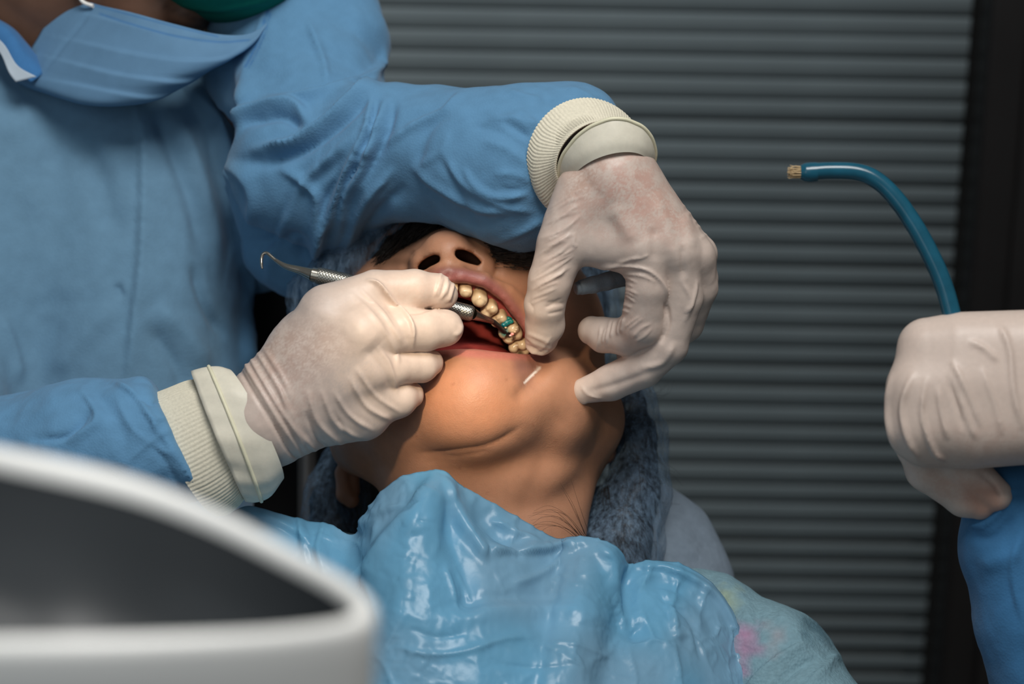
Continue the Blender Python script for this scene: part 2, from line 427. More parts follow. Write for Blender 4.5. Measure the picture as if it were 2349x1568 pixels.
def cap_material():
    m = bpy.data.materials.new('bouffant_cap_film'); m.use_nodes = True; nt = m.node_tree; nd = nt.nodes; ln = nt.links
    b = nd['Principled BSDF']; b.inputs['Roughness'].default_value = 0.7; b.inputs['Specular IOR Level'].default_value = 0.3
    tc = nd.new('ShaderNodeTexCoord'); mp = nd.new('ShaderNodeMapping'); mp.inputs['Scale'].default_value = (1, 1, 0.16)
    mp.inputs['Rotation'].default_value = (0, 0.35, 0)
    n = nd.new('ShaderNodeTexNoise'); n.inputs['Scale'].default_value = 420; n.inputs['Detail'].default_value = 6; n.inputs['Roughness'].default_value = 0.7
    ln.new(tc.outputs['Object'], mp.inputs[0]); ln.new(mp.outputs[0], n.inputs['Vector'])
    mr = nd.new('ShaderNodeMapRange'); mr.inputs['From Min'].default_value = 0.38; mr.inputs['From Max'].default_value = 0.62
    mr.inputs['To Min'].default_value = 0.10; mr.inputs['To Max'].default_value = 0.62
    ln.new(n.outputs['Fac'], mr.inputs['Value']); ln.new(mr.outputs[0], b.inputs['Alpha'])
    a = nd.new('ShaderNodeAttribute'); a.attribute_name = 'Col'; ln.new(a.outputs['Color'], b.inputs['Base Color'])
    bu = nd.new('ShaderNodeBump'); bu.inputs['Strength'].default_value = 0.5; bu.inputs['Distance'].default_value = 0.001
    ln.new(n.outputs['Fac'], bu.inputs['Height']); ln.new(bu.outputs[0], b.inputs['Normal'])
    return m
M_capf = cap_material()
# ------------------------------------------------------------------ the setting
def struct(name, lo, hi, m, bev=0.0):
    md = box_md(lo, hi, bev); o = link(name, md, m, None, smooth=False, space='world', kind='structure', origin=((lo[0]+hi[0])/2, (lo[1]+hi[1])/2, lo[2]))
    return o
struct('floor', (-3, -2.6, -0.05), (3, 0.80, 0), M_floor)
struct('wall_back', (-3, 0.70, 0), (3, 0.80, 2.9), M_wall)
struct('trim_1', (0.306, 0.55, 0.0), (1.5, 0.70, 2.6), M_blackframe, 0.004)
struct('trim_2', (0.330, 0.543, 0.0), (0.352, 0.5499, 2.6), M_blackframe, 0.002)
blind = thing('window_blind', 'grey window blind of narrow horizontal slats behind the patient and dentist', 'blind', (-0.2, 0.60, 0.42))
def slat_md():
    n = 7; out = []; th = math.radians(71)
    for sgn in (0, 1):
        for x in (-0.98, 0.502):
            row = []
            for i in range(n):
                a = (i/(n-1)-0.5); y = a*0.0165; z = 0.0018*(1-4*a*a)-(0.0004*sgn)
                row.append((x, y*math.cos(th)-z*math.sin(th), -(y*math.sin(th)+z*math.cos(th))))
            out.append(row)
    v = np.array(out).reshape(-1, 3); f = []
    for i in range(n-1):
        f += [(i, i+1, n+i+1, n+i), (2*n+i, 3*n+i, 3*n+i+1, 2*n+i+1)]
        f += [(i, 2*n+i, 2*n+i+1, i+1), (n+i, n+i+1, 3*n+i+1, 3*n+i)]
    f += [(0, n, 3*n, 2*n), (n-1, 3*n-1, 4*n-1, 2*n-1)]
    return MD(v, f)
sm = slat_md(); first = None
for k in range(74):
    z = 0.012+k*0.0146
    if first is None:
        first = link('slat', sm, M_slat, None, space='world'); first.parent = blind; o = first
    else:
        o = first.copy(); C.objects.link(o); o.parent = blind
    o.location = (0, 0, z); o.rotation_euler = (random.uniform(-.05, .05), random.uniform(-.0012, .0012), 0)
for x in (-0.45, 0.02, 0.40):
    c = link('ladder_cord', MD(*((lambda m: (m.v, m.f))(tube([(x, 0.010, 0), (x, 0.010, 1.09)], 0.0006, 6)))), M_slat, None, space='world'); c.parent = blind
hr = link('head_rail', box_md((-0.98, -0.014, 1.092), (0.502, 0.014, 1.125), 0.003), M_slat, None, smooth=False, space='world'); hr.parent = blind
brl = link('bottom_rail', box_md((-0.98, -0.009, -0.010), (0.502, 0.009, 0.002), 0.002), M_slat, None, smooth=False, space='world'); brl.parent = blind
# ------------------------------------------------------------------ the patient
SK = lin(182, 132, 103)
patient = thing('person', 'patient lying back with mouth held wide open, wearing a blue bouffant cap', 'person', to_world(P(1150, 1500, -500)))
hh = nz([-0.10, 0.70, -0.70]); ff = nz([0.0, 0.70, 0.70]); xx = nz(np.cross(hh, ff)*-1); xx = xx if xx[0] > 0 else -xx
ff = nz(np.cross(xx, hh)); ff = ff if ff[2] > 0 else -ff
RH = np.stack([xx, hh, ff])
MOUTH = [(945, 712), (985, 668), (1030, 650), (1070, 650), (1108, 660), (1150, 690), (1182, 735), (1200, 775), (1222, 800), (1248, 812), (1205, 812), (1140, 806), (1090, 800), (1040, 800), (990, 803), (950, 790), (930, 750)]
NOS_L = [(957, 620), (961, 605), (978, 591), (996, 583), (1007, 585), (1012, 597), (1001, 605), (986, 611), (974, 620)]
NOS_R = [(1041, 578), (1048, 572), (1064, 572), (1084, 581), (1099, 594), (1106, 604), (1097, 609), (1080, 605), (1060, 599), (1046, 591)]
jaw = Ns((1352, 985, -480, 74), (1318, 960, -340, 105), (1235, 930, -190, 125), (1090, 925, -85, 126), (950, 945, -190, 120), (880, 990, -330, 105), (840, 1010, -450, 85))
neck = Ns((1112, 1000, -440, 216), (1110, 1150, -330, 228), (1120, 1330, -260, 225), (1140, 1500, -260, 260))
upl = Ns((900, 760, -185, 17), (925, 705, -160, 18), (970, 655, -140, 21), (1015, 633, -128, 24), (1055, 636, -122, 23), (1108, 647, -130, 23), (1158, 676, -150, 22), (1197, 715, -168, 21), (1224, 762, -170, 18), (1256, 806, -155, 14))
lol = Ns((1250, 824, -150, 13), (1200, 829, -95, 19), (1130, 824, -55, 24), (1070, 821, -45, 26), (1000, 825, -60, 24), (945, 822, -100, 18), (900, 780, -185, 14))
mouth_c = P(1085, 745, -150)
arch = Ns((880, 830, -330, 26), (930, 740, -260, 26), (975, 678, -190, 25), (1030, 654, -162, 22), (1090, 668, -170, 22), (1130, 695, -198, 24), (1172, 735, -228, 28), (1198, 775, -262, 30), (1204, 800, -290, 26))
def f_torso(p, o=0.0):
    d = chain(p, [(a, b+o) for a, b in Ns((1150, 1480, -330, 200), (1170, 1750, -200, 330), (1180, 2100, 0, 420))], 40)
    d = smin(d, chain(p, [(a, b+o) for a, b in Ns((1250, 1530, -300, 190), (1600, 1490, -260, 175), (1760, 1560, -160, 165), (1880, 1760, 40, 180))], 40), 60)
    d = smin(d, chain(p, [(a, b+o) for a, b in Ns((1000, 1500, -300, 190), (760, 1400, -250, 175), (560, 1400, -160, 165), (420, 1600, 0, 180))], 40), 60)
    return d
def f_head(p):
    d = ell(p, P(1055, 700, -800), (345, 430, 440), RH)
    d = smin(d, ell(p, P(1070, 760, -500), (290, 290, 280), RH), 90)
    d = smin(d, ell(p, P(1250, 760, -400), (150, 190, 170), RH), 80)
    d = smin(d, ell(p, P(900, 770, -400), (130, 190, 170), RH), 80)
    # muzzle around the mouth
    d = smin(d, ell(p, P(1065, 680, -320), (170, 150, 190), RH), 60)
    j = chain(p, jaw, 50)
    d = smin(d, j, 80)
    # soft roll under the chin, chin pad, neck
    d = smin(d, ell(p, P(1110, 1085, -215), (225, 85, 150)), 60)
    d = smin(d, chain(p, neck), 70)
    far = p[:, 1] < -330
    if far.any(): d[far] = smin(d[far], f_torso(p[far], -14), 50)
    d = smin(d, chain(p, Ns((1340, 990, -480, 55), (1290, 1120, -300, 60), (1230, 1300, -150, 50))), 70)
    d = smin(d, ell(p, P(1080, 900, -60), (85, 60, 55)), 50)
    d = smin(d, chain(p, lol, 8), 22)
    d = smin(d, chain(p, upl, 8), 20)
    d = smin(d, chain(p, Ns((1150, 700, -190, 28), (1205, 640, -260, 45), (1230, 560, -340, 50))), 60)
    # nose
    n = ell(p, P(1028, 589, -178), (64, 56, 62))
    n = smin(n, chain(p, Ns((1026, 582, -190, 48), (1016, 572, -320, 42), (1008, 560, -450, 45))), 30)
    n = smin(n, ell(p, P(971, 606, -200), (39, 36, 50)), 20)
    n = smin(n, ell(p, P(1096, 601, -200), (44, 38, 50)), 22)
    d = smin(d, n, 15)
    # eyelids and brow, forehead stays low behind the nose
    d = smin(d, ell(p, P(893, 640, -380), (58, 40, 45)), 22)
    d = smin(d, ell(p, P(1190, 600, -395), (60, 40, 45)), 22)
    # neck tendon shading folds are sculpted later; nostrils
    # mouth opening and the cavity behind it
    k = (F/(F-p[:, 2])); xy = np.stack([p[:, 0]*k+CX, -p[:, 1]*k+CY], 1)
    m2 = np.full(len(p), 500.0, np.float32); near = (np.abs(xy[:, 0]-1085) < 260) & (np.abs(xy[:, 1]-735) < 190) & (p[:, 2] > -420)
    if near.any(): m2[near] = poly_sd(xy[near], MOUTH)
    if near.any():
        q2 = xy[near]
        nn = np.full(len(p), 500.0, np.float32); nn[near] = np.minimum(poly_sd(q2, NOS_L), poly_sd(q2, NOS_R))
        d = smax(d, -np.maximum(nn, -285-p[:, 2]), 8)
    m2 = np.maximum(m2, -330-p[:, 2])
    cav = ell(p, P(1075, 760, -300), (150, 120, 170))
    d = smax(d, -smin(m2, cav, 20), 12)
    d = smin(d, chain(p, arch, 10), 10)
    return d
lo = P(700, 1560, -1300); hi = P(1500, 330, 60)
import time as _t; _t0 = _t.time()
hd = mesh_sdf(f_head, (-900, -1100, -1260), (860, 420, 330), 7.0)
print('head', len(hd.v), _t.time()-_t0)
hd.color(SK)
rs0 = np.random.RandomState(2)
hd.strokes([
  ('v', [(950, 1038), (1010, 1036), (1060, 1030), (1110, 1022), (1160, 1000), (1200, 968)], 9, -9),
  ('g', [(960, 1000), (1050, 1005), (1120, 990), (1180, 955)], 38, 5),
  ('g', [(900, 1062), (1000, 1062), (1100, 1055), (1190, 1015), (1250, 960)], 26, 6),
  ('v', [(1000, 1045), (1060, 1043), (1130, 1030)], 5, -4),
  ('g', [(1250, 830), (1215, 880), (1180, 925)], 16, -8),
  ('g', [(1300, 800), (1270, 870), (1225, 940), (1180, 1000)], 34, 9),
  ('g', [(1320, 930), (1270, 990), (1240, 1090), (1200, 1180)], 30, -8),
  ('g', [(1370, 1050), (1310, 1130), (1240, 1170), (1150, 1180)], 30, -10),
  ('g', [(1150, 1200), (1240, 1185), (1310, 1150)], 26, 6),
  ('g', [(1030, 624), (1033, 640)], 9, -5)] + [('v', [(x_, 802+6*t_), (x_+rs0.randn()*2, 822+8*t_)], 2.2, -2.4*(.5+rs0.rand())) for x_, t_ in [(985+k_*10, abs(k_-9)/18) for k_ in range(26)]] + [('v', [(x_, y_), (x_+10+3*rs0.randn(), y_-14)], 2.6, -1.6) for x_, y_ in ((1070, 650), (1088, 656), (1104, 664), (1120, 674), (1136, 686), (1150, 698), (1164, 712), (1178, 730), (1190, 748))] + [ ('g', [(1112, 565), (1142, 590), (1142, 620), (1128, 642)], 8, -9), ('g', [(950, 572), (928, 598), (932, 622)], 8, -7),
  ('g', [(1150, 650), (1190, 690), (1220, 740)], 14, -6), ('g', [(1025, 600), (1032, 622)], 10, 4),
])
# ridges: fine lip creases
nr_ = hd.normals(); xy = hd.px()
liplow = [(1000, 800), (1050, 800), (1100, 801), (1150, 806), (1205, 811), (1252, 812)]
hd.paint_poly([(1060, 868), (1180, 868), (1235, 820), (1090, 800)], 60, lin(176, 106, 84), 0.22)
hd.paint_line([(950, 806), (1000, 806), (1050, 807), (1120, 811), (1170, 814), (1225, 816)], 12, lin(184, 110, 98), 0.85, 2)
hd.paint_line([(1195, 838), (1230, 832), (1252, 820)], 18, lin(120, 80, 74), 0.6, 1)  # shade at the mouth corner, painted as a dark streak
hd.paint_poly([(1180, 826), (1245, 822), (1230, 850), (1200, 885), (1185, 860)], 26, lin(128, 92, 84), 0.55)  # shadowed skin below the mouth corner, put into the point colour
hd.paint_line([(915, 720), (955, 665), (1000, 636), (1050, 633), (1105, 650), (1150, 683), (1185, 728), (1210, 772), (1240, 800)], 21, lin(150, 88, 84), 0.95, 2)
hd.paint_line([(1010, 622), (1060, 621), (1115, 638), (1165, 678), (1198, 730)], 8, lin(126, 80, 84), 0.55, 1)
hd.paint_line([(960, 640), (1010, 618), (1060, 612), (1130, 634), (1190, 690)], 10, lin(120, 84, 60), 0.4, 1)
hd.paint_poly([(1140, 640), (1240, 640), (1260, 780), (1205, 740)], 50, lin(186, 120, 84), 0.4)
hd.paint_line([(1205, 860), (1215, 880)], 16, lin(150, 104, 86), 0.4)
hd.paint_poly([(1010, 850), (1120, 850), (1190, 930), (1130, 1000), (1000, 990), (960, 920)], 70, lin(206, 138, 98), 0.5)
# nostril and mouth lining
inm = np.clip(0.5-poly_sd(xy, [(x+(x-1085)*.00, y) for x, y in MOUTH])/10, 0, 1)*(hd.v[:, 2] < -150)
cav = np.clip(1.0-ell(hd.v.astype(np.float32), P(1075, 760, -290), (158, 128, 180))/10, 0, 1)*(hd.v[:, 2] < -105)
hd._mix(np.maximum(inm, cav), lin(128, 46, 42))
da = chain(hd.v.astype(np.float32), arch, 10); hd._mix(np.clip(1-da/7, 0, 1), lin(178, 84, 80))
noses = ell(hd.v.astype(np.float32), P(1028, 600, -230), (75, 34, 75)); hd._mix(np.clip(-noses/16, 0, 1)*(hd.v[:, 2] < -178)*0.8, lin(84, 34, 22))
hd.paint_line([(868, 612), (900, 600), (940, 602)], 12, lin(96, 66, 46), 0.6)
for x, y, r in ((1038, 880, 4), (955, 1000, 3), (1095, 905, 3), (1053, 1072, 4), (1190, 1095, 3), (1222, 975, 3), (1010, 925, 3), (1160, 870, 3), (1275, 1010, 3), (1120, 1130, 3)):
    hd.paint_line([(x, y), (x+1, y+1)], r*.8, lin(130, 76, 54), 0.4)
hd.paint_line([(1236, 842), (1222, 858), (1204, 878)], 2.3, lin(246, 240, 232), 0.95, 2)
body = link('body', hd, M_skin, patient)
# ears
def ear(cx, cy, cw, sx):
    a = Ns((cx, cy-70, cw, 14), (cx+14*sx, cy-20, cw, 17), (cx+8*sx, cy+28, cw+10, 20), (cx-6*sx, cy+42, cw+12, 18))
    b = Ns((cx-8*sx, cy-50, cw-10, 14), (cx-10*sx, cy+20, cw, 16))
    return mesh_sdf(lambda p: smin(chain(p, a, 8), chain(p, b, 6), 8), P(cx, cy, cw)-[70, 110, 70], P(cx, cy, cw)+[70, 120, 70], 4.0)
link('ear', ear(1384, 1012, -385, 1).color(SK), M_skin, patient)
link('ear', ear(800, 1105, -470, -1).color(SK*0.9), M_skin, patient)

# tongue
tg = mesh_sdf(lambda p: smin(ell(p, P(1075, 835, -270), (115, 55, 110)), ell(p, P(1060, 790, -345), (105, 60, 60)), 40), P(1075, 835, -270)-[170, 130, 190], P(1075, 835, -270)+[170, 130, 150], 6.0)
link('tongue', tg.color(lin(140, 56, 52)), M_wet, patient)
# ---- teeth: cusps on a crown, placed along the upper arch
occ = -hh
def tooth(px, py, w, tang, wid, dep, hgt, cusps, col, hole=None, h=1.6, paint=None):
    c = P(px, py, w); t = nz(np.array(tang)-occ*(np.array(tang)@occ)); b = nz(np.cross(occ, t))
    Rt = np.stack([t, b, occ])
    def f(p):
        q = (p-c.astype(np.float32))@Rt.T.astype(np.float32)
        rr = np.array([wid, dep, hgt], np.float32)
        e = (np.abs(q/rr)**3).sum(1)**(1/3.0)
        d = (e-1)*float(min(rr))*0.9
        d = np.maximum(d, q[:, 2]-hgt*0.80)
        cc = None
        for (ct, cb, cz, r) in cusps:
            s = np.linalg.norm(q-np.array([ct*wid, cb*dep, cz*hgt], np.float32), axis=1)-r
            d = smin(d, s, r*0.5)
            if cc is None: cc = s
        if len(cusps) > 2:
            d = smax(d, -(np.linalg.norm((q-np.array([0, 0, hgt*1.04], np.float32))/np.array([1.6, .7, 1.0], np.float32), axis=1)-wid*0.22), wid*0.2)
        if hole is not None:
            d = smax(d, -(np.linalg.norm(q-np.array([hole[0]*wid, hole[1]*dep, hgt*1.0], np.float32), axis=1)-hole[2]), 3)
        return d
    m = mesh_sdf(f, c-[wid*2.2]*3, c+[wid*2.2]*3, h)
    q = (m.v-c)@Rt.T
    m.color(col)
    m._mix(np.clip((q[:, 2]/hgt-0.1), 0, 1)*0.35, lin(214, 198, 166))                    # paler chewing surface
    m._mix(np.clip(0.5-q[:, 2]/hgt*0.9, 0, 1)*0.30, lin(168, 120, 74))                    # amber towards the gum
    if len(cusps) >= 2: m._mix(np.exp(-(q[:, 1]/(dep*0.13))**2)*(q[:, 2] > hgt*0.45)*0.6, lin(120, 78, 42))
    if paint: paint(m, q)
    return m
T0 = lin(214, 188, 152)
def at_t(*a): return nz(np.array(P(*a[:3]))-np.array(P(*a[3:])))
teeth = [
  (1001, 655, -128, (-1, -.1, 0), 17, 12, 30, [(0, 0, .7, 9)], T0*1.1),
  (1034, 655, -128, (1, -.1, 0), 17, 12, 26, [(0, 0, .6, 9)], T0*1.1),
  (1068, 663, -132, (1, -.3, -.2), 15, 12, 22, [(0, 0, .6, 10)], T0*1.05),
  (1099, 680, -148, (1, -.75, -.5), 18, 17, 26, [(0, 0, .72, 12)], T0),
  (1122, 706, -168, (1, -1.0, -.8), 15, 21, 21, [(0, -.42, .62, 10), (0, .5, .58, 10)], T0),
  (1144, 728, -186, (1, -1.2, -1.0), 15, 21, 20, [(0, -.42, .62, 10), (0, .5, .58, 9)], T0*.95),
  (1170, 757, -205, (1, -1.4, -1.2), 24, 26, 22, [(-.45, -.42, .62, 13), (.45, -.42, .62, 12), (-.45, .5, .6, 13), (.5, .5, .58, 11)], T0*.95),
  (1190, 792, -235, (.6, -1.4, -1.3), 22, 24, 22, [(-.45, -.42, .62, 12), (.45, -.42, .62, 11), (-.45, .5, .6, 12), (.45, .5, .58, 11)], T0*.9),
]
def mol_paint(m, q):
    m._mix(np.clip(1.3-np.hypot(q[:, 0]+1, q[:, 1]+1)/12, 0, 1)*(q[:, 2] > 4), lin(66, 34, 24))
    m._mix(np.clip(1.3-np.hypot(q[:, 0]+21, q[:, 1]+7)/12, 0, 1)*(q[:, 2] > 0), lin(16, 128, 124))
def mol2_paint(m, q): m._mix(np.clip(1.4-np.hypot(q[:, 0]-8, q[:, 1]+2)/9, 0, 1)*(q[:, 2] > 6), lin(98, 84, 62))
for i, t in enumerate(teeth):
    md = tooth(*t, hole=((-.05, -.05, 13) if i == 6 else None), paint=(mol_paint if i == 6 else mol2_paint if i == 7 else None))
    tt = link('tooth', md, M_tooth, patient)
    if i == 6: tt['label'] = 'open drilled molar stained teal'
    if i == 7: tt['label'] = 'molar with a grey filling'
# the far half of the arch, behind the fingers
for i, (px, py, w, tg_, a, b, c_) in enumerate(((970, 668, -150, (1, .5, .2), 15, 12, 22), (945, 695, -185, (1, 1, .7), 17, 16, 24), (925, 730, -225, (.8, 1.1, 1), 15, 20, 20))):
    link('tooth', tooth(px, py, w, tg_, a, b, c_, [(0, 0, .6, 10)], T0), M_tooth, patient)
# gum stain and filling crumbs in the open tooth
crumb = []
for (x, y, w, r, c) in ((1163, 740, -172, 7, lin(10, 116, 116)), (1157, 745, -172, 6, lin(12, 102, 108)), (1167, 732, -174, 7, lin(10, 120, 114)), (1171, 737, -172, 6, lin(16, 128, 120)), (1150, 749, -174, 5, lin(14, 110, 112))):
    cc = P(x, y, w); crumb.append(mesh_sdf(lambda p: ell(p, cc, (r*1.3, r, r*.6))+1.2*noise(p*0.4), cc-[16]*3, cc+[16]*3, 1.6).color(c))
link('dye_stain', join(*crumb), M_tooth, patient, label='teal dye on the drilled molar')
crumb = []
for (x, y, w, r, c) in ((1175, 766, -170, 3.5, lin(236, 150, 140)), (1171, 769, -169, 2.6, lin(240, 180, 170)), (1184, 756, -174, 2.2, lin(230, 206, 170)), (1181, 761, -173, 2, lin(226, 190, 150)), (1160, 751, -171, 2.4, lin(210, 176, 136)), (1186, 750, -176, 1.8, lin(240, 220, 190))):
    cc = P(x, y, w); crumb.append(mesh_sdf(lambda p: ell(p, cc, (r*1.3, r, r*.8))+1.0*noise(p*0.7), cc-[10]*3, cc+[10]*3, 1.1).color(c))
link('filling_crumb', join(*crumb), M_tooth, patient, kind='stuff')

# ---- hair and bouffant cap
cranc = P(1055, 700, -800)
def f_cap(p, o=0.0):
    d = ell(p, cranc+np.array([0, 10, -60]), (405+o, 450+o, 420+o), RH)
    r_ = chain(p, [(a, b+o) for a, b in Ns((1440, 900, -500, 45), (1460, 1010, -440, 58), (1448, 1130, -400, 72), (1418, 1250, -350, 84), (1400, 1340, -330, 90))], 30)
    l_ = chain(p, [(a, b+o) for a, b in Ns((790, 1060, -600, 45), (770, 1150, -560, 62), (765, 1260, -520, 70))], 30)
    return smin(smin(d, r_, 50), l_, 50)
def f_capcut(p):
    # open towards the face
    face = ell(p, P(1070, 760, -330), (330, 420, 420), RH)
    k = (F/(F-p[:, 2])); x = p[:, 0]*k+CX; y = -p[:, 1]*k+CY
    return face, x, y
hairm = mesh_sdf(lambda p: smax(f_cap(p, -16), -ell(p, P(1060, 700, -360), (330, 400, 430), RH), 20), (-560, -700, -1400), (420, 460, -250), 13)
hairm.color(lin(30, 24, 24)); hairm.disp(6*ridge(hairm.v*np.array([.05, .012, .03]), 2))
link('hair', hairm, M_hair, patient)
capm = mesh_sdf(lambda p: smax(f_cap(p, 0), -ell(p, P(1060, 700, -350), (322, 392, 424), RH), 8), (-580, -700, -1420), (440, 480, -230), 8)
capm.disp(10*ridge(capm.v*np.array([.012, .006, .010])+3, 2)+9*cells(capm.v*np.array([.03, .014, .02])))
brim = mesh_sdf(lambda p: chain(p, Ns((700, 690, -520, 50), (760, 635, -440, 46), (812, 592, -430, 46), (868, 556, -425, 36), (925, 528, -420, 24)), 20), (-560, 20, -620), (-150, 340, -300), 6)
brim.disp(6*cells(brim.v*.03)+5*ridge(brim.v*np.array([.03, .02, .02]), 2))
capm = join(capm, brim)
capm.color(lin(120, 146, 170))
capm._mix(np.clip(ridge(capm.v*.02+7, 2)*.5, 0, 1)*.5, lin(92, 118, 146))
link('bouffant_cap', capm, M_capf, patient)
# brow hairs on both sides of the nose
bs = []
rs = np.random.RandomState(11)
def grow(path, n, length, dirs, wid, wj=6):
    c = catmull(path, 8)
    for _ in range(n):
        i = rs.rand()*(len(c)-1); a = c[int(i)]+(c[min(int(i)+1, len(c)-1)]-c[int(i)])*(i-int(i))
        a = a+np.array([rs.randn()*wid*.5, rs.randn()*wid, rs.randn()*wj]); L = length*(0.6+rs.rand()*.8)
        d = nz(np.array(dirs)+rs.randn(3)*.16); b = np.array([0, 0, 1.0])
        pts = [a+d*L*t+b*L*.22*math.sin(t*2.6) for t in np.linspace(0, 1, 5)]
        bs.append(np.array([P(q[0], q[1], q[2]) for q in pts]))
grow([(858, 614, -345), (885, 590, -350), (920, 560, -352), (950, 545, -330), (985, 525, -318)], 620, 44, (.75, -.8, .1), 11)
grow([(1085, 546, -236), (1110, 562, -200), (1140, 582, -188), (1180, 594, -186), (1235, 604, -205)], 700, 26, (.95, .10, .1), 11)
fr_n = Ns((862, 612, -410, 26), (905, 575, -400, 34), (950, 548, -395, 36), (1010, 530, -395, 34), (1072, 534, -270, 30), (1108, 550, -222, 25), (1150, 572, -212, 27), (1200, 582, -212, 27), (1255, 590, -230, 26))
fr_m = mesh_sdf(lambda p: chain(p, fr_n, 12), (-380, 100, -480), (160, 330, -170), 5).color(lin(34, 26, 22))
fr_m.disp(2.2*ridge(fr_m.v*np.array([.12, .03, .05]), 2))
link('fringe', fr_m, M_hair, patient)
link('eyebrow', hairs(bs, 0.9), M_hair, patient, kind='stuff')
# loose hairs around the neck and the cap
ls = []
def curl(pts, n, spread):
    for _ in range(n):
        j = (rs.randn(1, 3)*spread*.8+rs.randn(len(pts), 3)*spread*.3)*np.linspace(.3, 1, len(pts))[:, None]
        ls.append(np.array([P(*q) for q in catmull(np.array(pts)+j, 7)]))
curl([(1340, 1232, -70), (1300, 1185, -42), (1262, 1168, -25), (1222, 1176, -12)], 6, 14)
curl([(1338, 1240, -70), (1296, 1205, -36), (1252, 1196, -15), (1215, 1214, -5)], 5, 14)
curl([(1345, 1225, -75), (1318, 1160, -55), (1290, 1110, -60)], 4, 12)
curl([(1370, 1080, -330), (1390, 1010, -330), (1415, 950, -440), (1480, 900, -500)], 4, 14)
curl([(1400, 1000, -430), (1450, 940, -460), (1500, 880, -480), (1490, 850, -480)], 4, 20)
curl([(1470, 870, -540), (1500, 905, -500), (1530, 900, -480), (1550, 880, -480)], 4, 12)
curl([(1470, 1060, -450), (1510, 1060, -430), (1540, 1075, -430), (1555, 1090, -430)], 3, 14)
curl([(1470, 1240, -400), (1500, 1250, -380), (1500, 1290, -380), (1460, 1300, -380)], 4, 14)
curl([(1480, 1140, -430), (1520, 1150, -420), (1560, 1150, -420)], 2, 8)
curl([(1390, 1120, -330), (1400, 1180, -300), (1430, 1240, -270), (1460, 1300, -250)], 50, 24)
curl([(1430, 980, -380), (1440, 1080, -340), (1440, 1180, -310), (1440, 1290, -260)], 50, 22)
link('stray_hair', hairs(ls, 0.5), M_hair, patient, kind='stuff')
# ------------------------------------------------------------------ patient's blouse and torso
bl = mesh_sdf(f_torso, (-920, -1250, -700), (900, -230, 500), 7.5)
bl.color(lin(120, 152, 164))
bl.disp(4*fbm(bl.v*.012, 3))
bl.strokes([
  ('g', [(1600, 1300), (1640, 1340), (1660, 1400)], 14, -7), ('g', [(1640, 1300), (1700, 1370), (1720, 1440)], 16, 6),
  ('f', [(1870, 1470), (1800, 1500), (1740, 1550), (1700, 1600)], 18, 16), ('f', [(1880, 1500), (1800, 1545), (1760, 1600)], 14, -12),
  ('f', [(1920, 1490), (1890, 1530), (1840, 1580)], 16, 12), ('g', [(1840, 1420), (1900, 1440), (1935, 1500)], 16, -10),
  ('g', [(1780, 1400), (1820, 1440), (1830, 1490)], 22, 9), ('g', [(1740, 1380), (1730, 1450), (1700, 1520)], 12, -6),
  ('g', [(620, 1150), (700, 1185), (780, 1225)], 8, 6)])
bl.paint_poly([(1690, 1430), (1730, 1440), (1735, 1500), (1700, 1540), (1680, 1480)], 40, lin(190, 104, 150), 0.55, rough=14)
bl.paint_poly([(1655, 1350), (1690, 1360), (1680, 1400), (1650, 1390)], 36, lin(170, 180, 130), 0.45, rough=14)
bl.paint_poly([(1860, 1400), (1900, 1430), (1890, 1470), (1850, 1450)], 40, lin(70, 104, 120), 0.6, rough=18)
bl.paint_poly([(1760, 1440), (1800, 1450), (1780, 1500)], 40, lin(190, 150, 150), 0.25, rough=14)
link('blouse', bl, M_blouse, patient, label='grey-teal speckled blouse with a pink stain')
# ------------------------------------------------------------------ the plastic bib: one thin creased sheet
def sheet(edge_top, edge_bot, w_fn, nu=300, nv=190):
    a = catmull(edge_top, 14); b = catmull(edge_bot, 14)
    def rs_(c):
        l = np.concatenate([[0], np.cumsum(np.linalg.norm(np.diff(c, axis=0), axis=1))]); t = np.linspace(0, l[-1], nu)
        return np.stack([np.interp(t, l, c[:, k]) for k in range(c.shape[1])], 1)
    a = rs_(a); b = rs_(b); s = np.linspace(0, 1, nv)[:, None, None]
    g = a[None]*(1-s)+b[None]*s; xy = g[..., :2].reshape(-1, 2); wt = g[..., 2].reshape(-1)
    w = wt+w_fn(xy, np.repeat(s.ravel(), nu))
    k = (F-w)/F
    v = np.stack([(xy[:, 0]-CX)*k, -(xy[:, 1]-CY)*k, w], 1)
    i = np.arange(nv-1)[:, None]*nu+np.arange(nu-1)[None]
    f = np.stack([i, i+nu, i+nu+1, i+1], -1).reshape(-1, 4)
    return MD(v, f)
def thicken(m, t):
    n = m.normals(); k = len(m.v); e = {}
    for q in m.f:
        for a, b in zip(q, np.roll(q, -1)):
            e[(a, b)] = 1
    bd = [(a, b) for (a, b) in e if (b, a) not in e]
    v = np.concatenate([m.v, m.v-n*t]); f = np.concatenate([m.f, m.f[:, ::-1]+k, np.array([(b, a, a+k, b+k) for a, b in bd])])
    o = MD(v, f); o.col = np.concatenate([m.col, m.col]); return o
bib = thing('dental_bib', 'translucent blue plastic bib creased over the patient\'s chest', 'bib', to_world(P(1150, 1700, 300)))
top = [(470, 1215, -30), (560, 1165, -40), (640, 1178, -40), (700, 1196, -40), (760, 1205, -30), (800, 1222, -10), (835, 1190, 20), (880, 1130, 50), (925, 1092, 75), (975, 1082, 85), (1018, 1080, 85), (1050, 1112, 75),
       (1100, 1140, 60), (1150, 1165, 50), (1215, 1205, 35), (1285, 1246, 15), (1320, 1238, 25), (1370, 1238, 30), (1410, 1265, 10), (1438, 1298, -40), (1500, 1290, -60), (1560, 1296, -70), (1620, 1330, -80), (1665, 1385, -80), (1690, 1460, -60), (1705, 1540, -20), (1712, 1640, 40), (1716, 1720, 100)]
